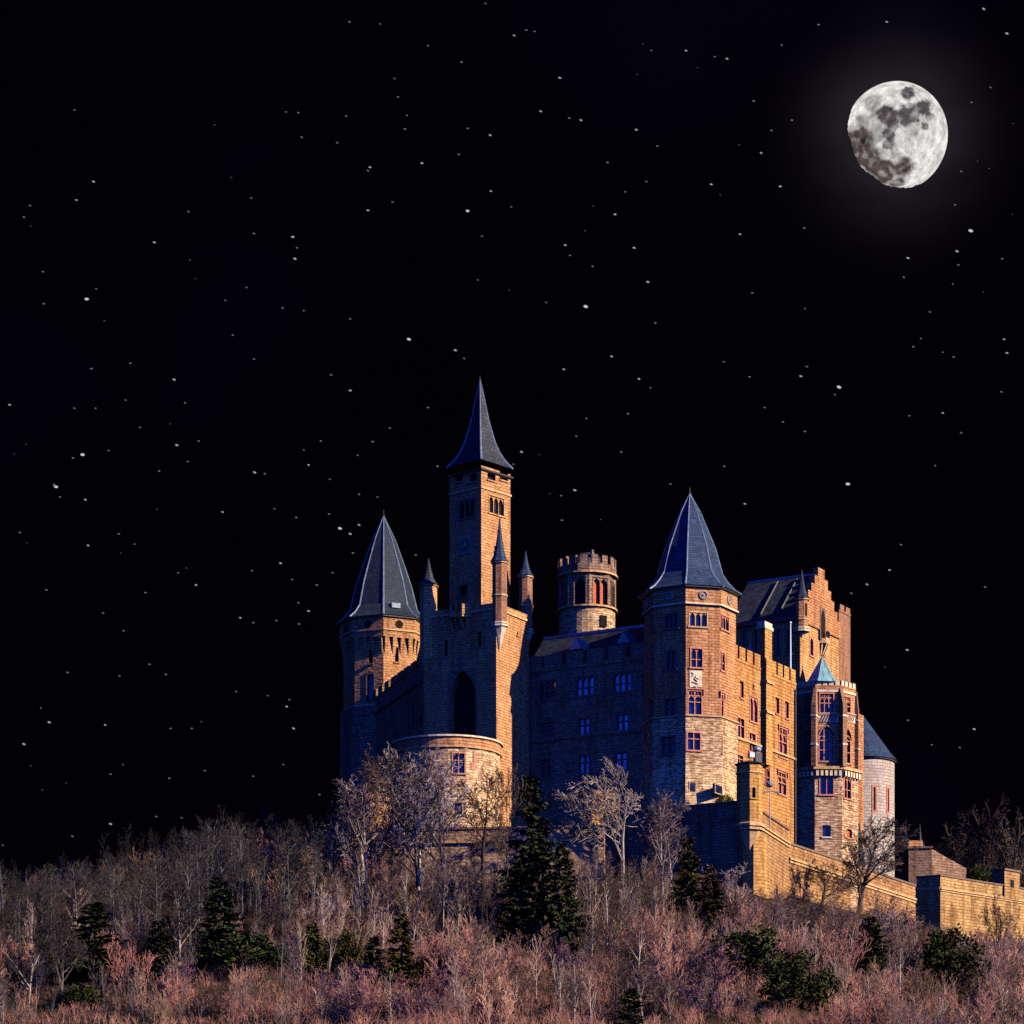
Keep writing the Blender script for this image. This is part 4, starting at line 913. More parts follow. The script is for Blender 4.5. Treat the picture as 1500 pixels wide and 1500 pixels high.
floodlight(1107, 1119, 382.6, 1.0, 'dark boxed floodlight with pale hood on top of the corner turret')
b_ = P3(1127.5, 1196, 386.5); T = thing('lamp_post', b_, 'thin lamp post with a rounded blue-grey cap beside the corner turret', 'lamp post')
mb = MB(); mb.tube([b_+Vector((0, 0, -1)), b_+Vector((0, 0, 3.6))], [0.07, 0.05], 6); mb.build('post', 'grey_metal', T)
mb = MB(); mb.tube([b_+Vector((-0.9, 0, 2.75)), b_+Vector((0, 0.0, 3.0)), b_+Vector((1.0, 0, 2.85))], 0.06, 5); mb.build('cross_arm', 'grey_metal', T)
for s in (-1, 1): mb = MB(); mb.tube([b_+Vector((s*0.55, 0, 2.88)), b_+Vector((s*1.15, 0, 2.86))], 0.13, 6); mb.build('spotlight', 'grey_metal', T)
mb = MB(); mb.loft([ngon((b_.x, b_.y), r_, 10, 0, b_.z+z_) for r_, z_ in ((0.1, 3.4), (0.42, 3.6), (0.46, 3.8), (0.3, 4.1), (0.05, 4.2))], cap0=True); mb.build('lamp_cap', 'lead', T)

f = Face(XY(867, 392.5), along(XY(867, 392.5), 28, 3.25), 58, ZZ(1166, 392)); b0, b1 = along(f.B, 118, 3), along(f.A, 118, 3)
T = thing('gate_house', (*f.A, 58), 'little bright crenellated gate house behind the windswept bare tree', 'building')
f.win(893, 899, 1172, 1183, 'plain', frame='trim', pane='dark_void')
fz = [f, Face(f.B, b0, 58, f.z1), Face(b0, b1, 58, f.z1), Face(b1, f.A, 58, f.z1)]
walls(fz, 'wall', 'ashlar_gold', T); ring_crenel(fz, f.z1, f.z1+0.15, f.z1+0.8, 2, 0.3, 0.35, 'parapet', 'ashlar_gold', T, 0.05)
f = Face(XY(543, 389), along(XY(543, 389), 25, 2.2), 50, ZZ(1172, 389)); b0, b1 = along(f.B, 115, 2), along(f.A, 115, 2)
T = thing('gate_pier', (*f.A, 50), 'square stone gate pier standing among the bare trees beside the round bastion', 'pier')
walls([f, Face(f.B, b0, 50, f.z1), Face(b0, b1, 50, f.z1), Face(b1, f.A, 50, f.z1)], 'shaft', 'ashlar', T)
mb = MB(); cc = ((f.A[0]+b0[0])/2, (f.A[1]+b0[1])/2); mb.loft([ngon(cc, 1.75, 4, 70, f.z1), ngon(cc, 1.9, 4, 70, f.z1+0.3), ngon(cc, 0.1, 4, 70, f.z1+1.2)], cap0=True); mb.build('cap', 'trim', T)

pA_ = XY(1331, 446); f = Face(pA_, along(pA_, -6, 3.1), 54, ZZ(1243, 446)); g = Face(f.B, along(f.B, 35, 6.4), 54, ZZ(1256, 446))
T = thing('gate_lodge', (*pA_, 56), 'low stone lodge with a spike behind the rampart, pale sloping wall at its side', 'building')
b0, b1 = along(g.B, 140, 4), along(f.A, 100, 4)
walls([f, Face(f.B, along(f.B, 84, 4), 54, f.z1), Face(along(f.B, 84, 4), b1, 54, f.z1), Face(b1, f.A, 54, f.z1)], 'wall', 'grey_stone', T)
mb = MB(); mb.hexa([g.T(0.02, 54, 0), g.T(g.L, 54, 0), g.T(g.L, 54, -1), g.T(0.02, 54, -1)], [g.T(0.02, f.z1-0.1, 0), g.T(g.L, f.z1-2.2, 0), g.T(g.L, f.z1-2.2, -1), g.T(0.02, f.z1-0.1, -1)]); mb.build('sloping_wall', 'grey_stone', T)
hL = Face(XY(1311, 452), f.A, 54, ZZ(1236, 449)); mb = MB(); mb.box(hL.T, 0, hL.L, 54, hL.z1, -2, 0); mb.build('side_wall', 'ashlar', T)
mb = MB(); mb.box(f.T, -0.2, f.L+0.2, f.z1, f.z1+0.25, -3, 0.2); mb.build('coping', 'dark_trim', T)
ck = f.T(f.L*0.5, 0, -1.5); mb = MB(); mb.loft([ngon(ck, r_, 6, 0, f.z1+z_) for r_, z_ in ((0.9, 0.2), (0.5, 0.9), (0.22, 1.6), (0.03, 3.6))], cap0=True); mb.build('spike', 'slate_dark', T)
# raised ground inside the terrace walls
mb = MB(); ply = [XY(880, 394.5), XY(1092, 385.5), (v1[0]-1.2, v1[1]), XY(1166, 416), XY(1100, 425), XY(700, 425), XY(720, 402)]
mb.hexa([(x, y, 54) for x, y in ply], [(x, y, 65.2) for x, y in ply]); structure(mb.build('terrace_ground', 'ground'))
mb = MB(); ply = [XY(550, 389), XY(880, 386.5), XY(880, 396), XY(740, 403), XY(560, 410)]
mb.hexa([(x, y, 52) for x, y in ply], [(x, y, 62.2) for x, y in ply]); structure(mb.build('terrace_ground', 'ground'))

# ------------------------------------------------------------------ trees and brush
def grow(rng, h, r0, levels, nch, ang, ratio, trop, wig, t0, lean=(0, 0), wind=(0, 0), nseg=6, start=0.0, seg_len=0.8):
    out = []
    def go(p, d, Ln, r, lv):
        k = max(2, min(nseg, int(Ln/seg_len)+1)); pts = [p.copy()]; rad = [r]; q = p.copy()
        dirs = [d.copy()]
        for i in range(k):
            d = (d+Vector((rng.gauss(0, wig[lv])+wind[0]*lv*0.05, rng.gauss(0, wig[lv])+wind[1]*lv*0.05, rng.gauss(0, wig[lv]*0.6)+trop[lv]))).normalized()
            q = q+d*(Ln/k); pts.append(q.copy()); rad.append(max(0.006, r*(1-0.82*(i+1)/k))); dirs.append(d.copy())
        out.append((lv, pts, rad))
        if lv+1 >= levels: return
        m_ = nch[lv]; m_ = max(1, int(m_*(0.75+0.5*rng.random())))
        for c_ in range(m_):
            t = t0[lv]+(1-t0[lv])*((c_+rng.random())/m_); x = t*k; i = min(k-1, int(x)); f_ = x-i
            b_ = pts[i].lerp(pts[i+1], f_); dd = dirs[i+1]
            ax = dd.cross(Vector((rng.gauss(0, 1), rng.gauss(0, 1), rng.gauss(0, 1))))
            if ax.length < 1e-3: continue
            ax.normalize(); th = R(ang[lv]*(0.65+0.7*rng.random()))
            nd = (dd*math.cos(th)+ax*math.sin(th)).normalized()
            L2 = Ln*ratio[lv]*(1.15-0.65*t)*(0.7+0.6*rng.random())
            rr = (rad[i]+(rad[i+1]-rad[i])*f_)*0.62
            go(b_, nd, L2, max(0.008, rr), lv+1)
    go(Vector((0, 0, start)), Vector((lean[0], lean[1], 1)).normalized(), h, r0, 0)
    return out
def flat(v, f):
    return v, f
def tubes_mesh(name, polys, mat, mn=0.0, ksel=lambda lv: 3):
    V, Fc = [], []
    for lv, pts, rad in polys:
        k = ksel(lv); base = len(V)
        for i, q in enumerate(pts):
            a = pts[max(0, i-1)]; b = pts[min(len(pts)-1, i+1)]; d = (b-a)
            if d.length < 1e-6: d = Vector((0, 0, 1))
            d.normalize(); x = d.cross(Vector((0.31, 0.93, 0.17))); x.normalize(); y = d.cross(x); r = max(mn, rad[i])
            for j in range(k):
                c_, s_ = math.cos(6.2832*j/k)*r, math.sin(6.2832*j/k)*r
                V.append((q.x+x.x*c_+y.x*s_, q.y+x.y*c_+y.y*s_, q.z+x.z*c_+y.z*s_))
        for i in range(len(pts)-1):
            for j in range(k):
                Fc.append((base+i*k+j, base+i*k+(j+1) % k, base+(i+1)*k+(j+1) % k, base+(i+1)*k+j))
    me = bpy.data.meshes.new(name); me.from_pydata(V, [], Fc); me.materials.append(M[mat])
    return me
def bare(seed, wood='bark_pale', twig='twig_brown', mn=0.018, split=2, **kw):
    rng = random.Random(seed); P_ = grow(rng, **kw)
    return (tubes_mesh('trunk', [p for p in P_ if p[0] < split], wood, mn*1.3, lambda lv: 6 if lv == 0 else 4),
            tubes_mesh('crown', [p for p in P_ if p[0] >= split], twig, mn))
def shrubs(seed, stems, h, spread, twig, mn=0.016, wood='twig_brown'):
    rng = random.Random(seed); A_, B_ = [], []
    for i in range(stems):
        a = rng.random()*6.283; rr = spread*math.sqrt(rng.random())*0.55
        P_ = grow(rng, h*(0.6+0.5*rng.random()), 0.035, 4, (6, 4, 3), (24, 28, 32), (0.55, 0.55, 0.6), (0.14, 0.15, 0.10, 0.05), (0.09, 0.14, 0.2, 0.25), (0.15, 0.15, 0.2), (math.cos(a)*0.28, math.sin(a)*0.28), nseg=5)
        for lv, pts, rad in P_:
            pts = [q+Vector((math.cos(a)*rr, math.sin(a)*rr, -0.2)) for q in pts]
            (A_ if lv == 0 else B_).append((lv, pts, rad))
    return tubes_mesh('stems', A_, wood, mn*1.3), tubes_mesh('crown', B_, twig, mn)
def conifer(seed, h, r, kind, mat):
    rng = random.Random(seed); V, Fc, W_ = [], [], []
    def spray(p, d, s):
        x = d.cross(Vector((rng.gauss(0, .5), rng.gauss(0, .5), 1)))
        if x.length < 1e-3: return
        x.normalize(); b_ = len(V); dr = Vector((0, 0, -0.18*s))
        V.extend([tuple(p), tuple(p+d*s*0.5+x*s*0.26), tuple(p+d*s+dr), tuple(p+d*s*0.5-x*s*0.26+dr*0.3)]); Fc.append((b_, b_+1, b_+2, b_+3))
    def clump(p, s, m_):
        for _ in range(m_):
            d = Vector((rng.gauss(0, 1), rng.gauss(0, 1), rng.gauss(0.25, 0.8))).normalized()
            spray(p+d*s*rng.random()*0.9, (d+Vector((0, 0, 0.3))).normalized(), 0.24+0.2*rng.random())
    tr = [(0, [Vector((rng.gauss(0, .05)*i, rng.gauss(0, .05)*i, h*i/6-0.3)) for i in range(7)], [0.03+0.022*h*(1-i/6.2) for i in range(7)])]
    if kind == 'spruce':
        z = h*0.08
        while z < h*0.985:
            t = z/h; rr = r*(1-t)**0.82*(0.75+0.45*rng.random())+0.12; nb = int(5+4*(1-t))
            for i in range(nb):
                if rng.random() < 0.12: continue
                a = rng.random()*6.283; L_ = rr*(0.65+0.5*rng.random()); d = Vector((math.cos(a), math.sin(a), 0.25-0.55*(1-t))).normalized()
                p = Vector((0, 0, z)); W_.append((1, [p, p+d*L_*0.5, p+d*L_+Vector((0, 0, 0.12*L_))], [0.035, 0.02, 0.01]))
                k = int(5+L_*9)
                for j in range(k):
                    s_ = 0.15+0.85*(j+rng.random())/k; q = p+d*L_*s_+Vector((0, 0, 0.12*L_*s_*s_))
                    sd_ = Vector((-d.y, d.x, 0))*rng.choice((-1, 1))
                    for _ in range(2): spray(q, (d*0.7+sd_*rng.uniform(0.1, 1.0)+Vector((0, 0, rng.uniform(-0.5, 0.25)))).normalized(), (0.30+0.30*rng.random())*(1.15-0.5*s_))
            z += 0.22+0.12*rng.random()
    elif kind == 'pine':
        for i in range(16):
            t = 0.35+0.62*i/15; a = i*2.4+rng.random(); L_ = r*(1.15-0.75*(t-0.3))*(0.6+0.6*rng.random()); p = Vector((0, 0, h*t))
            d = Vector((math.cos(a), math.sin(a), 0.25+0.3*t)).normalized(); e_ = p+d*L_
            W_.append((1, [p, p+d*L_*0.5+Vector((0, 0, -0.1)), e_], [0.07, 0.05, 0.02]))
            for j in range(6):
                q = p+d*L_*(0.45+0.6*rng.random())+Vector((rng.gauss(0, .35), rng.gauss(0, .35), rng.gauss(0.05, .2))); clump(q, 0.42+0.25*rng.random(), 34)
        clump(Vector((0, 0, h)), 0.6, 50)
    else:
        for i in range(60):
            a = rng.random()*6.283; el = math.asin(rng.uniform(-0.15, 1)); rr = r*(0.62+0.45*rng.random())
            q = Vector((math.cos(a)*math.cos(el)*rr, math.sin(a)*math.cos(el)*rr, h*0.38+math.sin(el)*h*0.56*(0.75+0.35*rng.random())))
            W_.append((1, [Vector((0, 0, h*0.2)), q*0.6+Vector((0, 0, h*0.1)), q], [0.05, 0.03, 0.012])); clump(q, 0.5+0.3*rng.random(), 46)
    me = bpy.data.meshes.new('crown'); me.from_pydata(V, [], Fc); me.materials.append(M[mat])
    return tubes_mesh('trunk', tr+W_, 'bark_dark', 0.012, lambda lv: 5 if lv == 0 else 3), me
def plant(name, meshes, x, y, s, rz, label, cat, group=None, parts=('trunk', 'crown'), sz=1.0, z=None):
    o = bpy.data.objects.new(name, None); COL.objects.link(o); o.location = (x, y, ground(x, y)-0.15 if z is None else z)
    o.rotation_euler = (0, 0, rz); o.scale = (s, s, s*sz); tag(o, label, cat, group)
    for nm, me in zip(parts, meshes):
        c_ = bpy.data.objects.new(nm, me); COL.objects.link(c_); c_.parent = o
    return o
TALL = dict(levels=5, nch=(15, 8, 5, 3), ang=(42, 40, 40, 40), ratio=(0.42, 0.5, 0.5, 0.55), trop=(0.02, 0.07, 0.06, 0.04, 0.02), wig=(0.035, 0.09, 0.13, 0.18, 0.22), t0=(0.32, 0.2, 0.15, 0.2))
SLIM = dict(levels=4, nch=(17, 6, 4), ang=(36, 34, 38), ratio=(0.34, 0.5, 0.55), trop=(0.01, 0.13, 0.09, 0.04), wig=(0.025, 0.09, 0.15, 0.2), t0=(0.25, 0.15, 0.2))
WIDE = dict(levels=5, nch=(12, 10, 7, 5), ang=(52, 40, 38, 36), ratio=(0.66, 0.55, 0.5, 0.5), trop=(0.02, 0.05, 0.05, 0.03, 0.02), wig=(0.06, 0.10, 0.14, 0.18, 0.2), t0=(0.22, 0.2, 0.15, 0.2))
slim_b = [bare(10+i, 'bark_pale', 'twig_umber', 0.017, h=8.0, r0=0.12, **SLIM) for i in range(3)]
slim_g = [bare(20+i, 'bark_grey_shaded', 'twig_grey_shaded', 0.018, h=9.0, r0=0.13, **{**SLIM, 'trop': (0.01, 0.06, 0.05, 0.03), 'ang': (46, 40, 40)}) for i in range(4)]
slim_d = [bare(36+i, 'bark_dark', 'twig_umber', 0.019, h=8.5, r0=0.15, **{**SLIM, 'ang': (48, 42, 40), 'trop': (0.01, 0.05, 0.05, 0.03)}) for i in range(3)]
slim_m = [bare(30+i, 'bark_pale', 'twig_mauve', 0.017, h=7.5, r0=0.11, **SLIM) for i in range(2)]
tall_b = [bare(40+i, 'bark_pale', 'twig_brown', 0.017, h=8.5, r0=0.17, **TALL) for i in range(2)]
tall_g = [bare(50+i, 'bark_grey_shaded', 'twig_grey_shaded', 0.018, h=10, r0=0.18, **TALL) for i in range(3)]
shrub_p = [shrubs(60+i, 13, 3.0, 1.6, 'twig_pink') for i in range(4)]
shrub_m = [shrubs(70+i, 12, 3.2, 1.6, 'twig_mauve') for i in range(2)]
shrub_b = [shrubs(80+i, 12, 3.2, 1.6, 'twig_brown') for i in range(3)]
shrub_g = [shrubs(85+i, 11, 3.2, 1.6, 'twig_grey_shaded', wood='bark_grey_shaded') for i in range(2)]

# trees one can tell apart
def at(px, Y): return XY(px, Y)[0]
def hero(name, meshes, px, Y, label, cat='tree', s=1.0, rz=0.0, sz=1.0, z=None, group=None, top=None, mh=None):
    x = at(px, Y); zz = ground(x, Y)-0.15 if z is None else z
    if top is not None: s = (ZZ(top, Y)-zz)/mh; sz = 1.0
    return plant(name, meshes, x, Y, s, rz, label, cat, group, sz=sz, z=zz)
def height(ms): return max(max(v.co.z for v in me.vertices) for me in ms)
CLEAR = []
def stand(px, base):          # where on the slope a tree stands whose foot shows at this height
    best = min((abs(YH-ground(at(px, y), y)/y*F-base), y) for y in [316+0.5*i for i in range(140)])
    return best[1]
def bh(name, ms, px, Y, top, label, rz=0.0, cat='tree', base=None, wide=None):
    if base is not None: Y = stand(px, base)
    o = hero(name, ms, px, Y, label, cat, rz=rz, top=top, mh=height(ms))
    if wide:
        xs_ = [abs(v.co.x) for me in ms for v in me.vertices]; xs_.sort()
        k = wide/2/F*Y/xs_[int(len(xs_)*0.985)]; o.scale.x = o.scale.y = k
    b_ = base or 1290; CLEAR.append((px-(wide or 40)*0.36, px+(wide or 40)*0.36, Y-30, Y, b_-0.30*(b_-top)))
    return o
bh('bare_tree', bare(101, 'bark_pale', 'twig_pale', 0.019, h=7.0, r0=0.17, lean=(0.05, 0), wind=(-1.2, 0), **WIDE), 912, 383, 1106, 'large pale windswept bare tree before the little gate house', wide=185)
bh('bare_tree', bare(102, 'bark_pale', 'twig_pale', 0.018, h=7.0, r0=0.10, lean=(0.3, 0), **WIDE), 952, 385, 1150, 'smaller leaning bare tree just right of the windswept one', wide=110)
bh('bare_tree', bare(103, 'bark_pale', 'twig_pale', 0.021, h=8.0, r0=0.17, **WIDE), 592, 381, 1084, 'broad pale-twigged bare tree covering the foot of the chapel block', wide=175)
bh('bare_tree', bare(104, 'bark_pale', 'twig_pale', 0.019, h=8.0, r0=0.12, lean=(-0.12, 0), **WIDE), 632, 383, 1092, 'bare tree with pale limbs reaching over the rim of the round bastion', wide=130)
bh('bare_tree', bare(105, 'bark_pale', 'twig_mauve', 0.019, h=8.0, r0=0.2, **TALL), 530, 380, 1128, 'bare mauve tree at the castle edge beside the stone gate pier', wide=90)
bh('bare_tree', bare(106, 'bark_dark', 'twig_brown', 0.018, h=8.0, r0=0.16, **TALL), 708, 380, 1128, 'thin dark bare tree silhouetted on the round bastion wall', wide=80)
bh('bare_tree', bare(107, 'bark_dark', 'twig_dark', 0.020, h=8.0, r0=0.26, lean=(0.14, 0), wind=(0.3, 0), **WIDE), 1257, 399, 1196, 'black crooked bare tree in front of the rampart and pale apse', wide=150)
bh('bare_tree', bare(108, 'bark_dark', 'twig_dark', 0.018, h=8.0, r0=0.22, **WIDE), 1204, 392, 1258, 'dark bare tree standing against the golden rampart wall', wide=110)
bh('bare_tree', bare(109, 'bark_dark', 'twig_dark', 0.018, h=7.0, r0=0.2, **WIDE), 1462, 421, 1306, 'small dark bare tree against the outer bastion', wide=80)
bh('bare_tree', bare(110, 'bark_dark', 'twig_dark', 0.022, h=9.0, r0=0.28, **TALL), 1438, 462, 1164, 'tall dark bare tree rising behind the outer bastion', wide=110)
bh('bare_tree', bare(111, 'bark_dark', 'twig_dark', 0.021, h=9.0, r0=0.2, **TALL), 1404, 468, 1205, 'lower dark bare tree behind the outer bastion, beside the tall one')
bh('bare_tree', bare(112, 'bark_dark', 'twig_dark', 0.021, h=9.0, r0=0.24, **TALL), 1497, 460, 1185, 'dark bare tree behind the lookout turret at the frame edge')
bh('bare_tree', bare(113, 'bark_grey_shaded', 'twig_grey_shaded', 0.02, h=9.0, r0=0.2, **TALL), 385, 440, 1178, 'tallest thin grey tree on the dark wooded slope')
bh('bare_tree', bare(114, 'bark_grey_shaded', 'twig_grey_shaded', 0.02, h=9.0, r0=0.2, **SLIM), 470, 432, 1200, 'slender grey tree just beside the castle corner')
bh('bare_tree', bare(121, 'bark_pale', 'twig_grey_shaded', 0.018, h=7.0, r0=0.17, **WIDE), 42, 349, 1344, 'pale-limbed bare tree at the near corner of the dark wood', base=1478, wide=80)
bh('bare_tree', bare(122, 'bark_pale', 'twig_grey_shaded', 0.018, h=7.0, r0=0.14, lean=(0.1, 0), **WIDE), 90, 352, 1350, 'forked pale-limbed bare tree beside the near corner of the dark wood', base=1470, wide=70)
bh('bare_tree', bare(123, 'bark_pale', 'twig_grey_shaded', 0.018, h=8.0, r0=0.13, **TALL), 262, 364, 1300, 'thin white-trunked bare tree between the dark spruces', base=1425, wide=80)
BU_ = conifer(233, 3.6, 2.2, 'bush', 'leaf_green')
rh = random.Random(31)
hm = [bare(130+i, 'bark_pale' if i % 2 else 'bark_dark', ('twig_pale', 'twig_mauve', 'twig_umber', 'twig_mauve')[i], 0.017, h=8.0, r0=0.11, **{**TALL, 'nch': (14, 7, 5, 2)}) for i in range(4)]
for k, (px, base, top, wd) in enumerate(((526, 1330, 1140, 80), (538, 1335, 1110, 110), (572, 1335, 1094, 120), (612, 1335, 1092, 120), (650, 1330, 1102, 100), (972, 1340, 1150, 90), (518, 1310, 1165, 50), (556, 1330, 1178, 70), (612, 1335, 1150, 80), (648, 1345, 1196, 60), (742, 1345, 1120, 60), (985, 1335, 1205, 60), (1072, 1372, 1262, 60), (1145, 1402, 1300, 80), (1178, 1402, 1308, 70), (1232, 1405, 1290, 80), (1300, 1412, 1312, 80), (1330, 1415, 1325, 80))):
    o = bh('bare_tree', hm[k % 4], px, 380, top, 'fine-twigged bare tree standing close to the foot of the castle walls', rh.random()*6, base=base, wide=wd); o['group'] = 'bare trees along the castle walls'; CLEAR.pop()
sp = [conifer(200+i, 9.0, 2.4, 'spruce', 'needle') for i in range(2)]; spo = conifer(210, 6.0, 1.7, 'spruce', 'needle_olive')
bh('spruce_tree', sp[0], 776, 377, 1136, 'tall dark spruce between the round bastion and the gate house', base=1340, wide=90)
bh('spruce_tree', conifer(205, 9.0, 3.0, 'spruce', 'needle'), 786, 364, 1212, 'near-black spruce standing just before the tall one', base=1396, wide=92)
bh('spruce_tree', conifer(206, 8.0, 3.0, 'spruce', 'needle'), 822, 364, 1238, 'broad dark spruce at the right edge of the tall spruce pair', 0.7, base=1402, wide=88)
bh('spruce_tree', conifer(207, 7.0, 2.6, 'spruce', 'needle'), 756, 364, 1262, 'short dark spruce leaning on the left side of the tall spruce pair', 1.9, base=1392, wide=60)
bh('spruce_tree', spo, 588, 356, 1338, 'small olive-lit spruce below the retaining wall', base=1452, wide=52)
bh('spruce_tree', spo, 1008, 376, 1226, 'olive spruce under the dark terrace wall', 1.2, base=1335, wide=52)
bh('spruce_tree', sp[1], 1040, 374, 1268, 'dark spruce beside the olive one under the terrace wall', 2.0, base=1362, wide=60)
bh('spruce_tree', sp[1], 1276, 372, 1342, 'narrow dark spruce on the slope below the rampart', 0.5, base=1428, wide=66)
bh('spruce_tree', sp[0], 924, 338, 1448, 'little dark spruce tip at the bottom edge of the picture', 1.5, base=1525, wide=60)
bh('spruce_tree', sp[1], 320, 383, 1285, 'dark spruce deep in the shaded wood', 2.5, base=1420, wide=95)
bh('spruce_tree', spo, 458, 372, 1352, 'olive spruce at the edge of the shaded wood', 0.4, base=1432, wide=45)
bh('spruce_tree', sp[0], 136, 366, 1322, 'wide dark spruce in the wood far from the castle', 3.0, base=1432, wide=105)
bh('spruce_tree', sp[1], 232, 372, 1348, 'dark spruce between the two wider ones in the shaded wood', 1.1, base=1440, wide=70)
bh('spruce_tree', sp[0], 548, 372, 1372, 'short dark spruce just left of the small olive one', 2.1, base=1440, wide=50)
bh('evergreen_bush', BU_, 1205, 372, 1418, 'low dark evergreen bush between the pines and the narrow spruce', 1.7, 'bush', base=1482, wide=80)
pn = [conifer(220+i, 5.0, 2.6, 'pine', 'leaf_green') for i in range(2)]
bh('pine_tree', pn[0], 1108, 362, 1356, 'spreading dark green pine with clumped branches below the corner turret', base=1452, wide=135)
bh('pine_tree', pn[1], 1150, 350, 1392, 'lower clumped pine just in front of the spreading pine', 1.0, base=1500, wide=125)
bu = conifer(230, 4.0, 2.2, 'bush', 'leaf_green'); bo = conifer(231, 3.2, 2.0, 'bush', 'needle_olive')
bh('evergreen_bush', bu, 1388, 396, 1352, 'round dark evergreen bush below the outer bastion', 0, 'bush', base=1458, wide=110)
bh('evergreen_bush', bo, 632, 352, 1400, 'low olive evergreen bush beside the small olive spruce', 0.4, 'bush', base=1432, wide=60)
bh('evergreen_bush', bo, 504, 364, 1358, 'olive evergreen bush below the castle corner', 1.4, 'bush', base=1420, wide=60)
bh('evergreen_bush', bu, 360, 368, 1362, 'wide dark evergreen bush in the shaded wood', 2.4, 'bush', base=1430, wide=120)
bh('evergreen_bush', bu, 118, 362, 1440, 'low evergreen bush at the lower corner of the shaded wood', 2.9, 'bush', base=1482, wide=80)
x_ = at(1062, 388.5); plant('evergreen_bush', bo, x_, 388.5, 0.55, 0.3, 'small evergreen bush on top of the dark terrace wall', 'bush', z=ZZ(1182, 388.5)-0.4)
x_ = at(1436, 450); plant('evergreen_bush', bu, x_, 450, 0.9, 0.3, 'dark bush behind the wall of the outer bastion', 'bush', z=ZZ(1285, 450)-2.2)

LIM = [(0, 1268), (150, 1252), (250, 1232), (300, 1205), (480, 1205), (500, 1160), (560, 1215), (630, 1215), (660, 1238), (735, 1238), (880, 1238), (920, 1228), (1000, 1238), (1060, 1262), (1095, 1300), (1170, 1315), (1260, 1300), (1352, 1345), (1400, 1352), (1560, 1352)]
CLEAR.append((1105, 1345, 360, 425, 1318))
def blocked(x, y, top):
    px = 750+F*x/y
    return any(a < px < b and c_ < y < d and top < t for a, b, c_, d, t in CLEAR)
rng = random.Random(77); spots = []
def free(x, y, d):
    return all((x-a)**2+(y-b)**2 > d*d for a, b in spots)
def px_of(x, y): return 750+F*x/y
kinds = {}
def scatter(n_, y0, y1, pick, dist, xr=None, tries=14000, cond=None):
    k = 0
    for _ in range(tries):
        if k >= n_: break
        y = rng.uniform(y0, y1); x = rng.uniform(-0.168*y, 0.168*y)
        if xr and not (xr[0] <= px_of(x, y) <= xr[1]): continue
        if cond and not cond(x, y): continue
        if not free(x, y, dist): continue
        nm, ms, label, cat, grp, smin, smax = pick(x, y)
        s = rng.uniform(smin, smax); z = ground(x, y); hh = height_c(ms)*s
        lim = lerp(px_of(x, y), LIM)+rng.uniform(-6, 22); top = YH-(z+hh)/y*F
        if top < lim:
            s *= max(0.0, (ZZ(lim, y)-z))/hh
            if s < smin*0.55: continue
        if blocked(x, y, YH-(z+height_c(ms)*s)/y*F): continue
        spots.append((x, y)); plant(nm, ms, x, y, s, rng.uniform(0, 6.28), label, cat, grp, parts=('trunk' if 'tree' in nm else 'stems', 'crown'), sz=rng.uniform(0.9, 1.1)); k += 1
HC = {}
def height_c(ms):
    k = ms[0].name
    if k not in HC: HC[k] = height(ms)
    return HC[k]
def front_ok(x, y):      # keep out of the castle and its walls
    if y > 379 and x > -17:
        px = px_of(x, y)
        if px > 1105:      # right of the corner turret the rampart recedes
            return y < 384+(px-1105)*0.19-3
        return y < 381
    return y < 392 or x < -21
TREES = 'thin bare trees on the hillside'; SHR = 'brushwood covering the slope'
def pick_front(x, y):
    r_ = rng.random(); px = px_of(x, y)
    if r_ < 0.26: return ('bare_tree', rng.choice(slim_b), 'thin pale-trunked bare tree in the brown wood below the castle', 'tree', TREES, 0.55, 0.95)
    if r_ < 0.56: return ('bare_tree', rng.choice(slim_m), 'thin mauve-twigged bare tree in the brown wood below the castle', 'tree', TREES, 0.5, 0.95)
    if r_ < 0.84: return ('bare_tree', rng.choice(slim_d), 'dark-trunked bare tree in the brown wood below the castle', 'tree', TREES, 0.5, 0.95)
    return ('bare_tree', rng.choice(tall_b), 'branching brown bare tree in the wood below the castle', 'tree', TREES, 0.5, 0.85)
def pick_left(x, y):
    r_ = rng.random()
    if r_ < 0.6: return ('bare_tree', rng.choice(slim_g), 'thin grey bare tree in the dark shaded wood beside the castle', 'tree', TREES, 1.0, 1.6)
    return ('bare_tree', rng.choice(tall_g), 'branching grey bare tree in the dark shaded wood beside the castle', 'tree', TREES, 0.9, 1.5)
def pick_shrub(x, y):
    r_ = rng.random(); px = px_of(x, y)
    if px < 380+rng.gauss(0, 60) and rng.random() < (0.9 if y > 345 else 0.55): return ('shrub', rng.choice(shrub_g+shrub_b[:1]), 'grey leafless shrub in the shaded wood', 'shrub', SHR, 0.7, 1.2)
    if r_ < 0.62: return ('shrub', rng.choice(shrub_p), 'reddish leafless shrub on the lower slope', 'shrub', SHR, 0.8, 1.6)
    if r_ < 0.8: return ('shrub', rng.choice(shrub_m), 'mauve leafless shrub on the slope', 'shrub', SHR, 0.8, 1.5)
    return ('shrub', rng.choice(shrub_b), 'brown leafless shrub on the slope', 'shrub', SHR, 0.8, 1.6)
scatter(95, 395, 480, pick_left, 2.2, (-20, 500), cond=lambda x, y: x < -22)
scatter(48, 350, 392, pick_left, 2.4, (-20, 470), cond=front_ok)
scatter(112, 350, 400, pick_front, 1.8, (430, 1530), cond=front_ok)
def pick_right(x, y):
    if rng.random() < 0.6: return ('shrub', rng.choice(shrub_p), 'tall reddish leafless shrub in front of the golden ramparts', 'shrub', SHR, 1.2, 2.0)
    return ('shrub', rng.choice(shrub_m), 'tall mauve leafless shrub in front of the golden ramparts', 'shrub', SHR, 1.2, 2.0)
scatter(60, 352, 428, pick_right, 1.7, (1090, 1540), cond=front_ok)
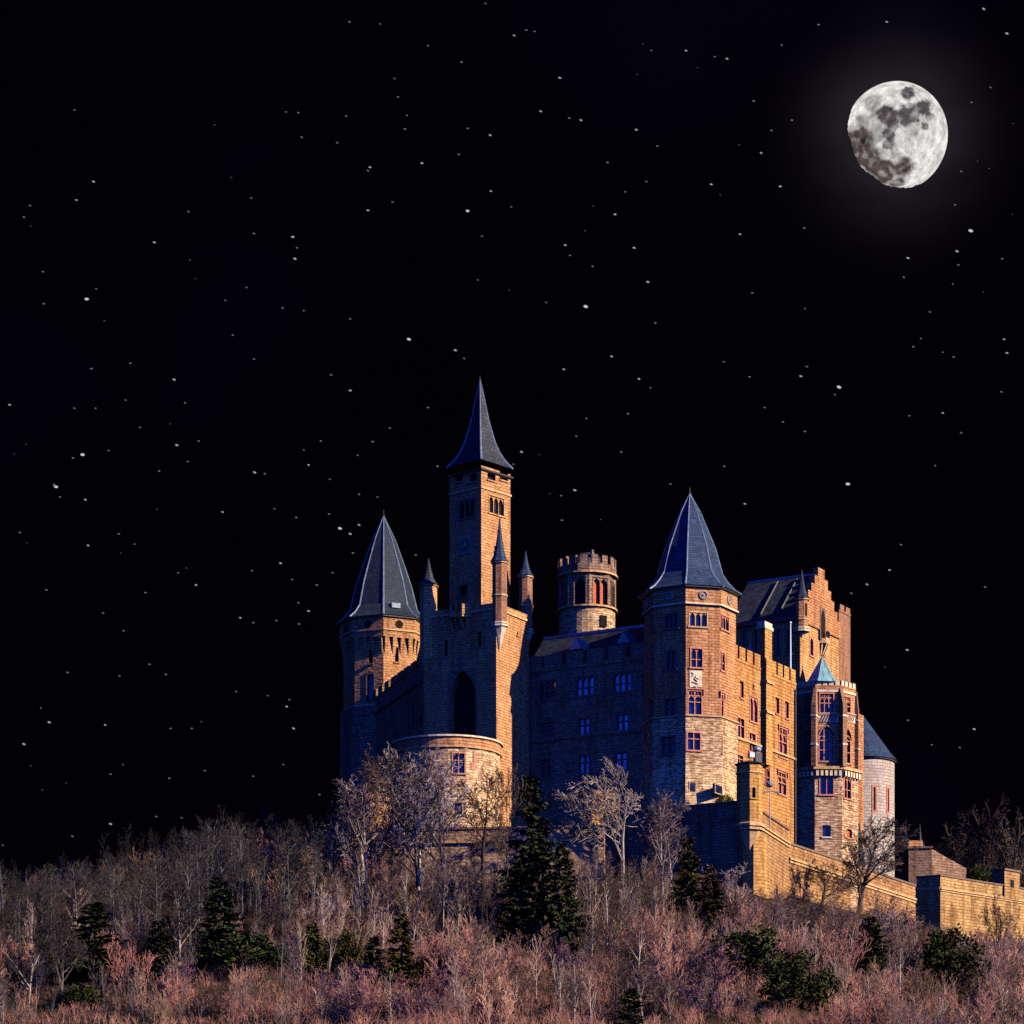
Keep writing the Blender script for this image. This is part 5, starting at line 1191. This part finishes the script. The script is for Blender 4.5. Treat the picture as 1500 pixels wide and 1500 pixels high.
scatter(40, 322, 350, pick_front, 2.6)
scatter(135, 322, 352, pick_shrub, 1.6)
scatter(95, 352, 412, pick_shrub, 1.7, cond=front_ok)
# brush, saplings and far woods too many to count: one object each
def merged(name, items, mats):
    """items: (mesh, x, y, z, scale, turn, material index)"""
    cache = {}; V, Fc, mi, off = [], [], [], 0
    for me, x, y, z, s_, a_, k in items:
        if me.name not in cache:
            v = np.empty(len(me.vertices)*3, dtype=np.float32); me.vertices.foreach_get('co', v)
            cache[me.name] = (v.reshape(-1, 3), np.array([tuple(p.vertices) for p in me.polygons], dtype=np.int32))
        v, f_ = cache[me.name]; c_, n_ = math.cos(a_)*s_, math.sin(a_)*s_
        V.append(np.stack([v[:, 0]*c_-v[:, 1]*n_+x, v[:, 0]*n_+v[:, 1]*c_+y, v[:, 2]*s_+z], 1)); Fc.append(f_+off); mi.append(np.full(len(f_), k, dtype=np.int32)); off += len(v)
    V, Fc, mi = np.concatenate(V), np.concatenate(Fc), np.concatenate(mi)
    me = bpy.data.meshes.new(name); me.vertices.add(len(V)); me.vertices.foreach_set('co', V.ravel())
    me.loops.add(Fc.size); me.loops.foreach_set('vertex_index', Fc.ravel()); me.polygons.add(len(Fc))
    me.polygons.foreach_set('loop_start', np.arange(0, Fc.size, 4, dtype=np.int32)); me.polygons.foreach_set('loop_total', np.full(len(Fc), 4, dtype=np.int32))
    for q in mats: me.materials.append(M[q])
    me.polygons.foreach_set('material_index', mi); me.update(calc_edges=True)
    o = bpy.data.objects.new(name, me); COL.objects.link(o); o['kind'] = 'stuff'; return o
def tuft(seed, stalks, h, w_, r_):
    rr = random.Random(seed); polys = []
    for _ in range(stalks):
        b_ = Vector((rr.gauss(0, w_), rr.gauss(0, w_), -0.1)); d = Vector((rr.gauss(0, .30), rr.gauss(0, .30), 1)).normalized(); hh = h*rr.uniform(0.4, 1.1)
        polys.append((0, [b_, b_+d*hh*0.55, b_+d*hh+Vector((rr.gauss(0, .15), rr.gauss(0, .15), 0))*h], [r_, r_*0.8, r_*0.35]))
        for k in range(3):
            e_ = b_+d*hh*rr.uniform(0.3, 0.8); d2 = (d+Vector((rr.gauss(0, .5), rr.gauss(0, .5), 0.15))).normalized(); polys.append((0, [e_, e_+d2*hh*rr.uniform(0.25, 0.5)], [r_*0.7, r_*0.3]))
    return tubes_mesh('tuft', polys, 'twig_pink', 0.009)
tf = [tuft(300+i, 13, 1.9, 0.55, 0.018) for i in range(6)]
rr = random.Random(9); items = []
while len(items) < 3600:
    y = 318+(420-318)*rr.random()**1.25; x = rr.uniform(-0.166*y, 0.166*y)
    if not front_ok(x, y): continue
    g_ = noise.noise((x*0.09, y*0.09, 2.0))+rr.gauss(0, 0.25); low = y < 352+rr.gauss(0, 6)
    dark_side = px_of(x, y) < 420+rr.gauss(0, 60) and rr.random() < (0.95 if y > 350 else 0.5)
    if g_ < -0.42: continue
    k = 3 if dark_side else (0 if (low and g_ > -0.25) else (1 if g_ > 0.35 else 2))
    items.append((rr.choice(tf), x, y, ground(x, y), rr.uniform(0.5, 1.2)*(1.0 if low else 0.6), rr.random()*6.28, k))
merged('undergrowth', items, ('twig_pink', 'twig_mauve', 'twig_umber', 'twig_grey_shaded'))
sap = [bare(320+i, 'bark_pale', 'twig_brown', 0.014, h=6.0, r0=0.06, levels=3, nch=(14, 5), ang=(32, 34), ratio=(0.34, 0.5), trop=(0.02, 0.14, 0.09), wig=(0.03, 0.1, 0.16), t0=(0.2, 0.15)) for i in range(4)]
items = []
while len(items) < 1700:
    y = 322+(415-322)*rr.random()**0.9; x = rr.uniform(-0.166*y, 0.166*y)
    if not front_ok(x, y): continue
    z = ground(x, y)-0.1; s_ = rr.uniform(0.45, 1.0); top = YH-(z+6.3*s_)/y*F; lim = lerp(px_of(x, y), LIM)+25
    if top < lim or blocked(x, y, top): continue
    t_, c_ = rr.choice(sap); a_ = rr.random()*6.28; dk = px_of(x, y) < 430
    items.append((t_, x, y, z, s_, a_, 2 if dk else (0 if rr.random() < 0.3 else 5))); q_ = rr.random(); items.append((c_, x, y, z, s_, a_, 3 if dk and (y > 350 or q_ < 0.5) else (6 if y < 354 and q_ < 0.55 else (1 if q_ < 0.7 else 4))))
merged('sapling_thicket', items, ('bark_pale', 'twig_umber', 'bark_grey_shaded', 'twig_grey_shaded', 'twig_mauve', 'bark_dark', 'twig_pink'))
fw = [bare(340+i, 'twig_far', 'twig_far', 0.05, h=13.0, r0=0.2, levels=3, nch=(16, 6), ang=(36, 36), ratio=(0.30, 0.5), trop=(0.02, 0.12, 0.08), wig=(0.03, 0.1, 0.16), t0=(0.25, 0.15)) for i in range(3)]
items = []
for hill in [o for o in bpy.data.objects if o.name.startswith('far_hill')]:
    vs = [v.co for v in hill.data.vertices]; hi_ = [v for v in vs if v.z > 20]
    for _ in range(800):
        v = rr.choice(hi_)
        if not -150 < px_of(v.x, v.y) < 1650: continue
        t_, c_ = rr.choice(fw); s_ = rr.uniform(0.6, 1.1); a_ = rr.random()*6.28; x, y = v.x+rr.gauss(0, 1.5), v.y+rr.gauss(0, 3)
        items.append((t_, x, y, v.z-1.5, s_, a_, 0)); items.append((c_, x, y, v.z-1.5, s_, a_, 1))
merged('far_woods', items, ('twig_far', 'twig_far'))
M['boulder_rock'] = plain('weathered_boulder', (0.16, 0.15, 0.15), 0.9, 0.4, 1.5, 0.1)
# a few pale boulders in the wood
rb_ = random.Random(4)
for px, Y, s, lab in ((482, 362, 1.3, 'pale grey boulder standing upright among the shaded trees'), (440, 362, 1.0, 'pale flat boulder lying in the shaded wood'), (750, 352, 1.1, 'long pale fallen rock among the reddish shrubs')):
    x = at(px, Y); z = ground(x, Y); mb = MB()
    rings = []
    for i in range(7):
        t = i/6; rr_ = s*math.sin(0.35+t*2.6)*0.8
        rings.append([(x+rr_*(1+0.3*rb_.gauss(0, .6))*math.cos(a*0.785)*(1.5 if px != 482 else 0.7), Y+rr_*(1+0.2*rb_.gauss(0, .6))*math.sin(a*0.785), z-0.3+t*s*(1.1 if px != 482 else 2.2)) for a in range(8)])
    mb.loft(rings); o = mb.build('boulder', 'boulder_rock'); tag(o, lab, 'rock')


# ------------------------------------------------------------------ moon and stars
def glow(name, strength, c, attr=False):
    m = M[name] = material(name); N, L, n, mth, mix, ramp = nodes(m.node_tree)
    e = n('ShaderNodeEmission'); e.inputs[1].default_value = strength; o = n('ShaderNodeOutputMaterial'); L.new(e.outputs[0], o.inputs[0])
    if attr:
        at_ = n('ShaderNodeAttribute', attribute_name='maria_and_shade'); tc = n('ShaderNodeTexCoord')
        n1 = n('ShaderNodeTexNoise', i_Scale=0.035, i_Detail=9.0, i_Roughness=0.72); L.new(tc.outputs['Object'], n1.inputs['Vector'])
        n2 = n('ShaderNodeTexVoronoi', i_Scale=0.10); L.new(tc.outputs['Object'], n2.inputs['Vector'])
        hi = ramp(n1.outputs[0], [(0.30, (0.36, 0.35, 0.35)), (0.47, (0.66, 0.645, 0.62)), (0.62, (1.05, 1.02, 0.98))])
        hi = mix(ramp(n2.outputs['Distance'], [(0.05, 0.0), (0.12, 0.3), (0.3, 0.0)]), hi, (1.0, 0.98, 0.95))
        lo = ramp(n1.outputs[0], [(0.30, (0.050, 0.042, 0.050)), (0.70, (0.16, 0.14, 0.155))])
        lo = mix(at_.outputs['Color'], lo, lo)
        sp_ = n('ShaderNodeSeparateColor'); L.new(at_.outputs['Color'], sp_.inputs[0])
        lo2 = mix(sp_.outputs[1], lo, ramp(n1.outputs[0], [(0.35, (0.022, 0.015, 0.014)), (0.65, (0.14, 0.105, 0.095))]))
        L.new(mix(sp_.outputs[0], hi, lo2), e.inputs[0])
    else: e.inputs[0].default_value = (*c, 1)
    m.cycles.emission_sampling = 'NONE'
    return m
glow('moon_surface_glow', 0.50, None, True)
glow('moon_night_glow', 0.0066, (1.0, 0.90, 1.12))  # faint glow of the night side, matched to the halo around it
Ym = 9000.0; mc = P3(1311.5, 200.5, Ym); Rm = 76.3/F*Ym
vw = (-mc).normalized(); rt = Vector((1, 0, 0)); rt = (rt-vw*rt.dot(vw)).normalized(); up_ = vw.cross(rt)*-1
up_ = rt.cross(-vw) if rt.cross(-vw).z > 0 else -rt.cross(-vw)
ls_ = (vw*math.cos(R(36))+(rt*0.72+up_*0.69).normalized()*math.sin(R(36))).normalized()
SP = [(.216, .78, .12, 1, 0), (.51, .52, .15, 1, 0), (.20, .37, .20, 1, 0), (-.19, .38, .19, 1, .4), (.58, .19, .08, .9, 0), (-.45, .60, .17, .55, 0), (-.62, .30, .13, .45, 0), (-.30, .10, .22, .5, .2), (-.66, -.10, .30, 1, 1), (-.50, -.30, .22, .9, 1),
      (-.13, .06, .13, .95, .2), (-.10, -.12, .13, .8, .2), (-.02, .20, .10, .8, .2), (.17, -.55, .19, .95, .8), (-.16, -.62, .22, 1, 1), (-.40, -.56, .20, .9, 1), (.05, -.78, .16, .8, 1), (.30, -.50, .12, .7, .5), (-.58, -.36, .20, 1, 1), (-.30, -.70, .18, 1, 1), (-.42, -.42, .2, .8, 1), (-.25, -.32, .15, .45, .3), (.02, -.30, .12, .4, .1), (.36, .10, .1, .35, 0), (.0, .37, .11, 1, .2), (.36, .45, .11, 1, 0), (.36, .30, .08, .9, 0), (-.06, .27, .13, .9, .2), (.62, .38, .07, .8, 0), (-.36, .34, .16, .5, .2), (-.08, -.02, .1, .9, .2)]  # seas; the extra brown ones stand for shade along the terminator
nu, nv = 340, 200
def moon_pt(i, j):
    th = math.pi*j/nv; a = 2*math.pi*i/nu
    return (vw*math.cos(th)+(rt*math.cos(a)+up_*math.sin(a))*math.sin(th))
lit, night_f, MV, MC = [], [], [], []
for j in range(nv+1):
    for i in range(nu):
        d = moon_pt(i, j); x, y = d.dot(rt), d.dot(up_); g_ = b_ = 0
        q = d*4.0; x += 0.05*noise.noise(q*1.6)+0.03*noise.noise(q*5); y += 0.05*noise.noise(q*1.6+Vector((9, 2, 5)))+0.03*noise.noise(q*5+Vector((3, 8, 1)))
        if d.dot(vw) > -0.1:
            for sx, sy, sr, am, br_ in SP:
                t = math.hypot(x-sx, y-sy)/sr; v = am*max(0, min(1, (1.25-t)/0.5))
                if v > g_: g_ = v
                b_ = max(b_, br_*v)
        g_ = max(0, min(1, g_*(1+0.5*noise.noise(q*2.2))))
        MV.append(tuple(d*Rm)); MC.append((g_, b_, 0, 1))
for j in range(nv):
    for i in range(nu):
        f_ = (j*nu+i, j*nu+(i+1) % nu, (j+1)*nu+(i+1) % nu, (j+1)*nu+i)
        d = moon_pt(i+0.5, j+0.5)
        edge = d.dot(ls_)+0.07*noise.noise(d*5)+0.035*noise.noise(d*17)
        (lit if edge > 0 else night_f).append(f_)  # phase put into the mesh: sunlit faces glow, night faces stay dim
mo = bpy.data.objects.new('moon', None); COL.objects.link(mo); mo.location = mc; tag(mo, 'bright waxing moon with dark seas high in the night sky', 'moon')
for nm, fc, mt, col in (('lit_side', lit, 'moon_surface_glow', True), ('night_side', night_f, 'moon_night_glow', False)):
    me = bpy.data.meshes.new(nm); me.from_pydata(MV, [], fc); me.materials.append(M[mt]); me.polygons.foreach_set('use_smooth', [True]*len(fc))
    ca = me.color_attributes.new('maria_and_shade', 'FLOAT_COLOR', 'POINT'); ca.data.foreach_set('color', [c for q in MC for c in q])
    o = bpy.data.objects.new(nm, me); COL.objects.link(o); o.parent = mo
STARS = [(109, 161, 1), (137, 266, 2), (112, 293, 2), (44, 301, 1), (35, 318, 1), (45, 331, 0), (63, 398, 1), (141, 423, 1), (127, 438, 3), (64, 445, 1), (153, 470, 0), (226, 355, 2), (276, 310, 1), (368, 290, 1), (372, 342, 1), (429, 347, 2), (435, 363, 1), (432, 379, 2), (361, 421, 1), (330, 440, 1), (414, 451, 1), (445, 455, 1), (341, 491, 1), (372, 526, 1), (191, 532, 1), (134, 540, 1), (437, 165, 1), (419, 164, 1), (442, 201, 1), (286, 408, 0), (278, 381, 0), (339, 260, 0), (494, 209, 1), (314, 183, 0), (711, 5, 1), (557, 35, 1), (512, 32, 1), (753, 52, 2), (771, 44, 1), (783, 46, 1), (627, 67, 1), (676, 91, 1), (820, 114, 2), (578, 115, 1), (583, 142, 1), (596, 169, 1), (792, 163, 2), (834, 173, 1), (851, 176, 2), (932, 190, 2), (963, 214, 1), (685, 188, 1), (718, 198, 2), (672, 226, 1), (593, 189, 1), (618, 239, 2), (542, 245, 2), (539, 250, 1), (507, 170, 1), (719, 280, 2), (575, 296, 1), (539, 308, 2), (685, 309, 3), (749, 303, 1), (706, 346, 1), (901, 314, 2), (916, 281, 1), (947, 266, 1), (828, 359, 2), (835, 374, 1), (929, 363, 2), (868, 390, 1), (949, 413, 2), (800, 443, 1), (858, 449, 3), (700, 410, 1), (960, 473, 1), (513, 467, 1), (599, 497, 3), (942, 64, 0), (954, 74, 1), (933, 109, 0), (890, 238, 1), (857, 338, 0), (869, 302, 0), (746, 425, 0), (1005, 74, 2), (1047, 83, 1), (1065, 86, 2), (1145, 66, 1), (1199, 36, 1), (1299, 32, 2), (1441, 13, 2), (1475, 49, 2), (1104, 148, 1), (1115, 224, 2), (1130, 191, 1), (1143, 273, 2), (1042, 270, 2), (1084, 343, 2), (1102, 429, 1), (1179, 452, 1), (1178, 334, 1), (1160, 176, 1), (1022, 99, 0), (1083, 212, 0), (1055, 285, 0), (1451, 128, 1), (1423, 150, 1), (1432, 236, 0), (1449, 247, 0), (1408, 251, 1), (1399, 300, 1), (1422, 338, 3), (1402, 368, 2), (1404, 388, 1), (1330, 378, 2), (1324, 406, 1), (1396, 416, 1), (1362, 457, 1), (1468, 379, 1), (1471, 497, 2), (1483, 314, 0), (1484, 181, 0), (1349, 496, 1), (1440, 428, 0), (14, 593, 2), (109, 598, 1), (140, 598, 1), (184, 586, 1), (255, 556, 2), (271, 590, 1), (205, 626, 1), (249, 621, 0), (259, 652, 2), (291, 646, 1), (121, 666, 3), (107, 671, 1), (159, 660, 1), (38, 651, 0), (21, 665, 0), (82, 713, 3), (79, 710, 1), (88, 728, 1), (125, 732, 2), (275, 676, 1), (233, 690, 1), (373, 692, 2), (388, 694, 1), (470, 646, 1), (452, 681, 2), (445, 659, 1), (483, 702, 1), (326, 750, 2), (402, 745, 1), (434, 758, 1), (482, 753, 1), (230, 746, 0), (29, 780, 1), (39, 795, 0), (174, 782, 1), (197, 797, 1), (129, 799, 2), (177, 810, 0), (261, 839, 1), (287, 857, 2), (273, 832, 0), (369, 836, 1), (411, 825, 2), (428, 849, 1), (464, 857, 1), (487, 839, 1), (68, 864, 1), (213, 868, 1), (151, 898, 1), (181, 924, 1), (352, 905, 2), (371, 912, 1), (405, 909, 1), (438, 914, 1), (452, 895, 2), (437, 883, 1), (219, 973, 1), (99, 985, 1), (175, 990, 1), (243, 988, 1), (346, 1013, 1), (392, 1019, 1), (420, 1035, 2), (424, 1025, 1), (60, 1037, 1), (485, 549, 1), (513, 572, 2), (667, 513, 2), (680, 525, 1), (627, 597, 1), (571, 627, 1), (546, 647, 1), (524, 667, 1), (641, 683, 1), (526, 724, 1), (553, 728, 1), (498, 774, 3), (513, 782, 2), (526, 769, 2), (517, 810, 1), (609, 813, 1), (826, 541, 2), (896, 522, 2), (936, 555, 2), (953, 568, 1), (1060, 530, 1), (859, 613, 1), (844, 639, 1), (764, 662, 2), (752, 680, 1), (790, 666, 0), (910, 662, 1), (842, 718, 2), (822, 726, 1), (805, 723, 0), (823, 762, 1), (880, 761, 0), (982, 709, 1), (1061, 683, 1), (1091, 738, 2), (1098, 552, 1), (920, 606, 1), (1173, 551, 2), (1182, 537, 1), (1229, 567, 3), (1223, 578, 1), (1120, 597, 1), (1147, 618, 1), (1179, 632, 1), (1332, 609, 1), (1381, 605, 2), (1408, 634, 1), (1467, 574, 1), (1475, 517, 2), (1397, 523, 1), (1381, 516, 1), (1338, 508, 1), (1370, 682, 1), (1242, 709, 3), (1320, 798, 1), (1303, 835, 2), (1270, 856, 2), (1247, 869, 1), (1443, 860, 1), (1329, 952, 2), (1330, 1055, 1), (1427, 1068, 2), (1365, 1091, 1), (1406, 1095, 1), (1296, 977, 0), (72, 1058, 2), (154, 1062, 2), (35, 1090, 2), (250, 1067, 1), (281, 1067, 1), (295, 1057, 0), (45, 1122, 0), (162, 1134, 1), (180, 1120, 1), (248, 1140, 1), (300, 1129, 1), (371, 1137, 1), (415, 1120, 1), (430, 1067, 2), (468, 1164, 1), (106, 1225, 1), (162, 1207, 2), (229, 1196, 1), (266, 1198, 1), (4, 1238, 1), (97, 1147, 0), (62, 1157, 0)]
sm = {}
for k, (wd, ht, st) in enumerate(((1.4, 0.75, 0.035), (1.75, 0.9, 0.085), (2.3, 1.2, 0.20), (3.3, 2.0, 0.30))):
    glow('star_light_%d' % k, st, (0.92, 0.94, 1.0))
    mb = MB(); mb.loft([[(r_*wd*math.cos(a*math.pi/4), y_*ht, r_*ht*math.sin(a*math.pi/4)) for a in range(8)] for r_, y_ in ((0.05, -1), (0.7, -0.7), (1, 0), (0.7, 0.7), (0.05, 1))], cap0=True)
    o = mb.build('star', 'star_light_%d' % k, None, True); sm[k] = o.data; bpy.data.objects.remove(o)
LB = ('very faint tiny star in the night sky', 'faint small star in the night sky', 'clear white star in the night sky', 'one of the largest and brightest stars in the night sky')
Ys = 12000.0; rs_ = random.Random(3)
for x, y, k in STARS:
    o = bpy.data.objects.new('star', sm[k]); COL.objects.link(o); o.location = P3(x, y, Ys); o.rotation_euler = (0, R(14+rs_.gauss(0, 8)), 0)
    s = Ys/F*rs_.uniform(0.85, 1.15); o.scale = (s, s, s); tag(o, LB[k], 'star', 'stars in the night sky')
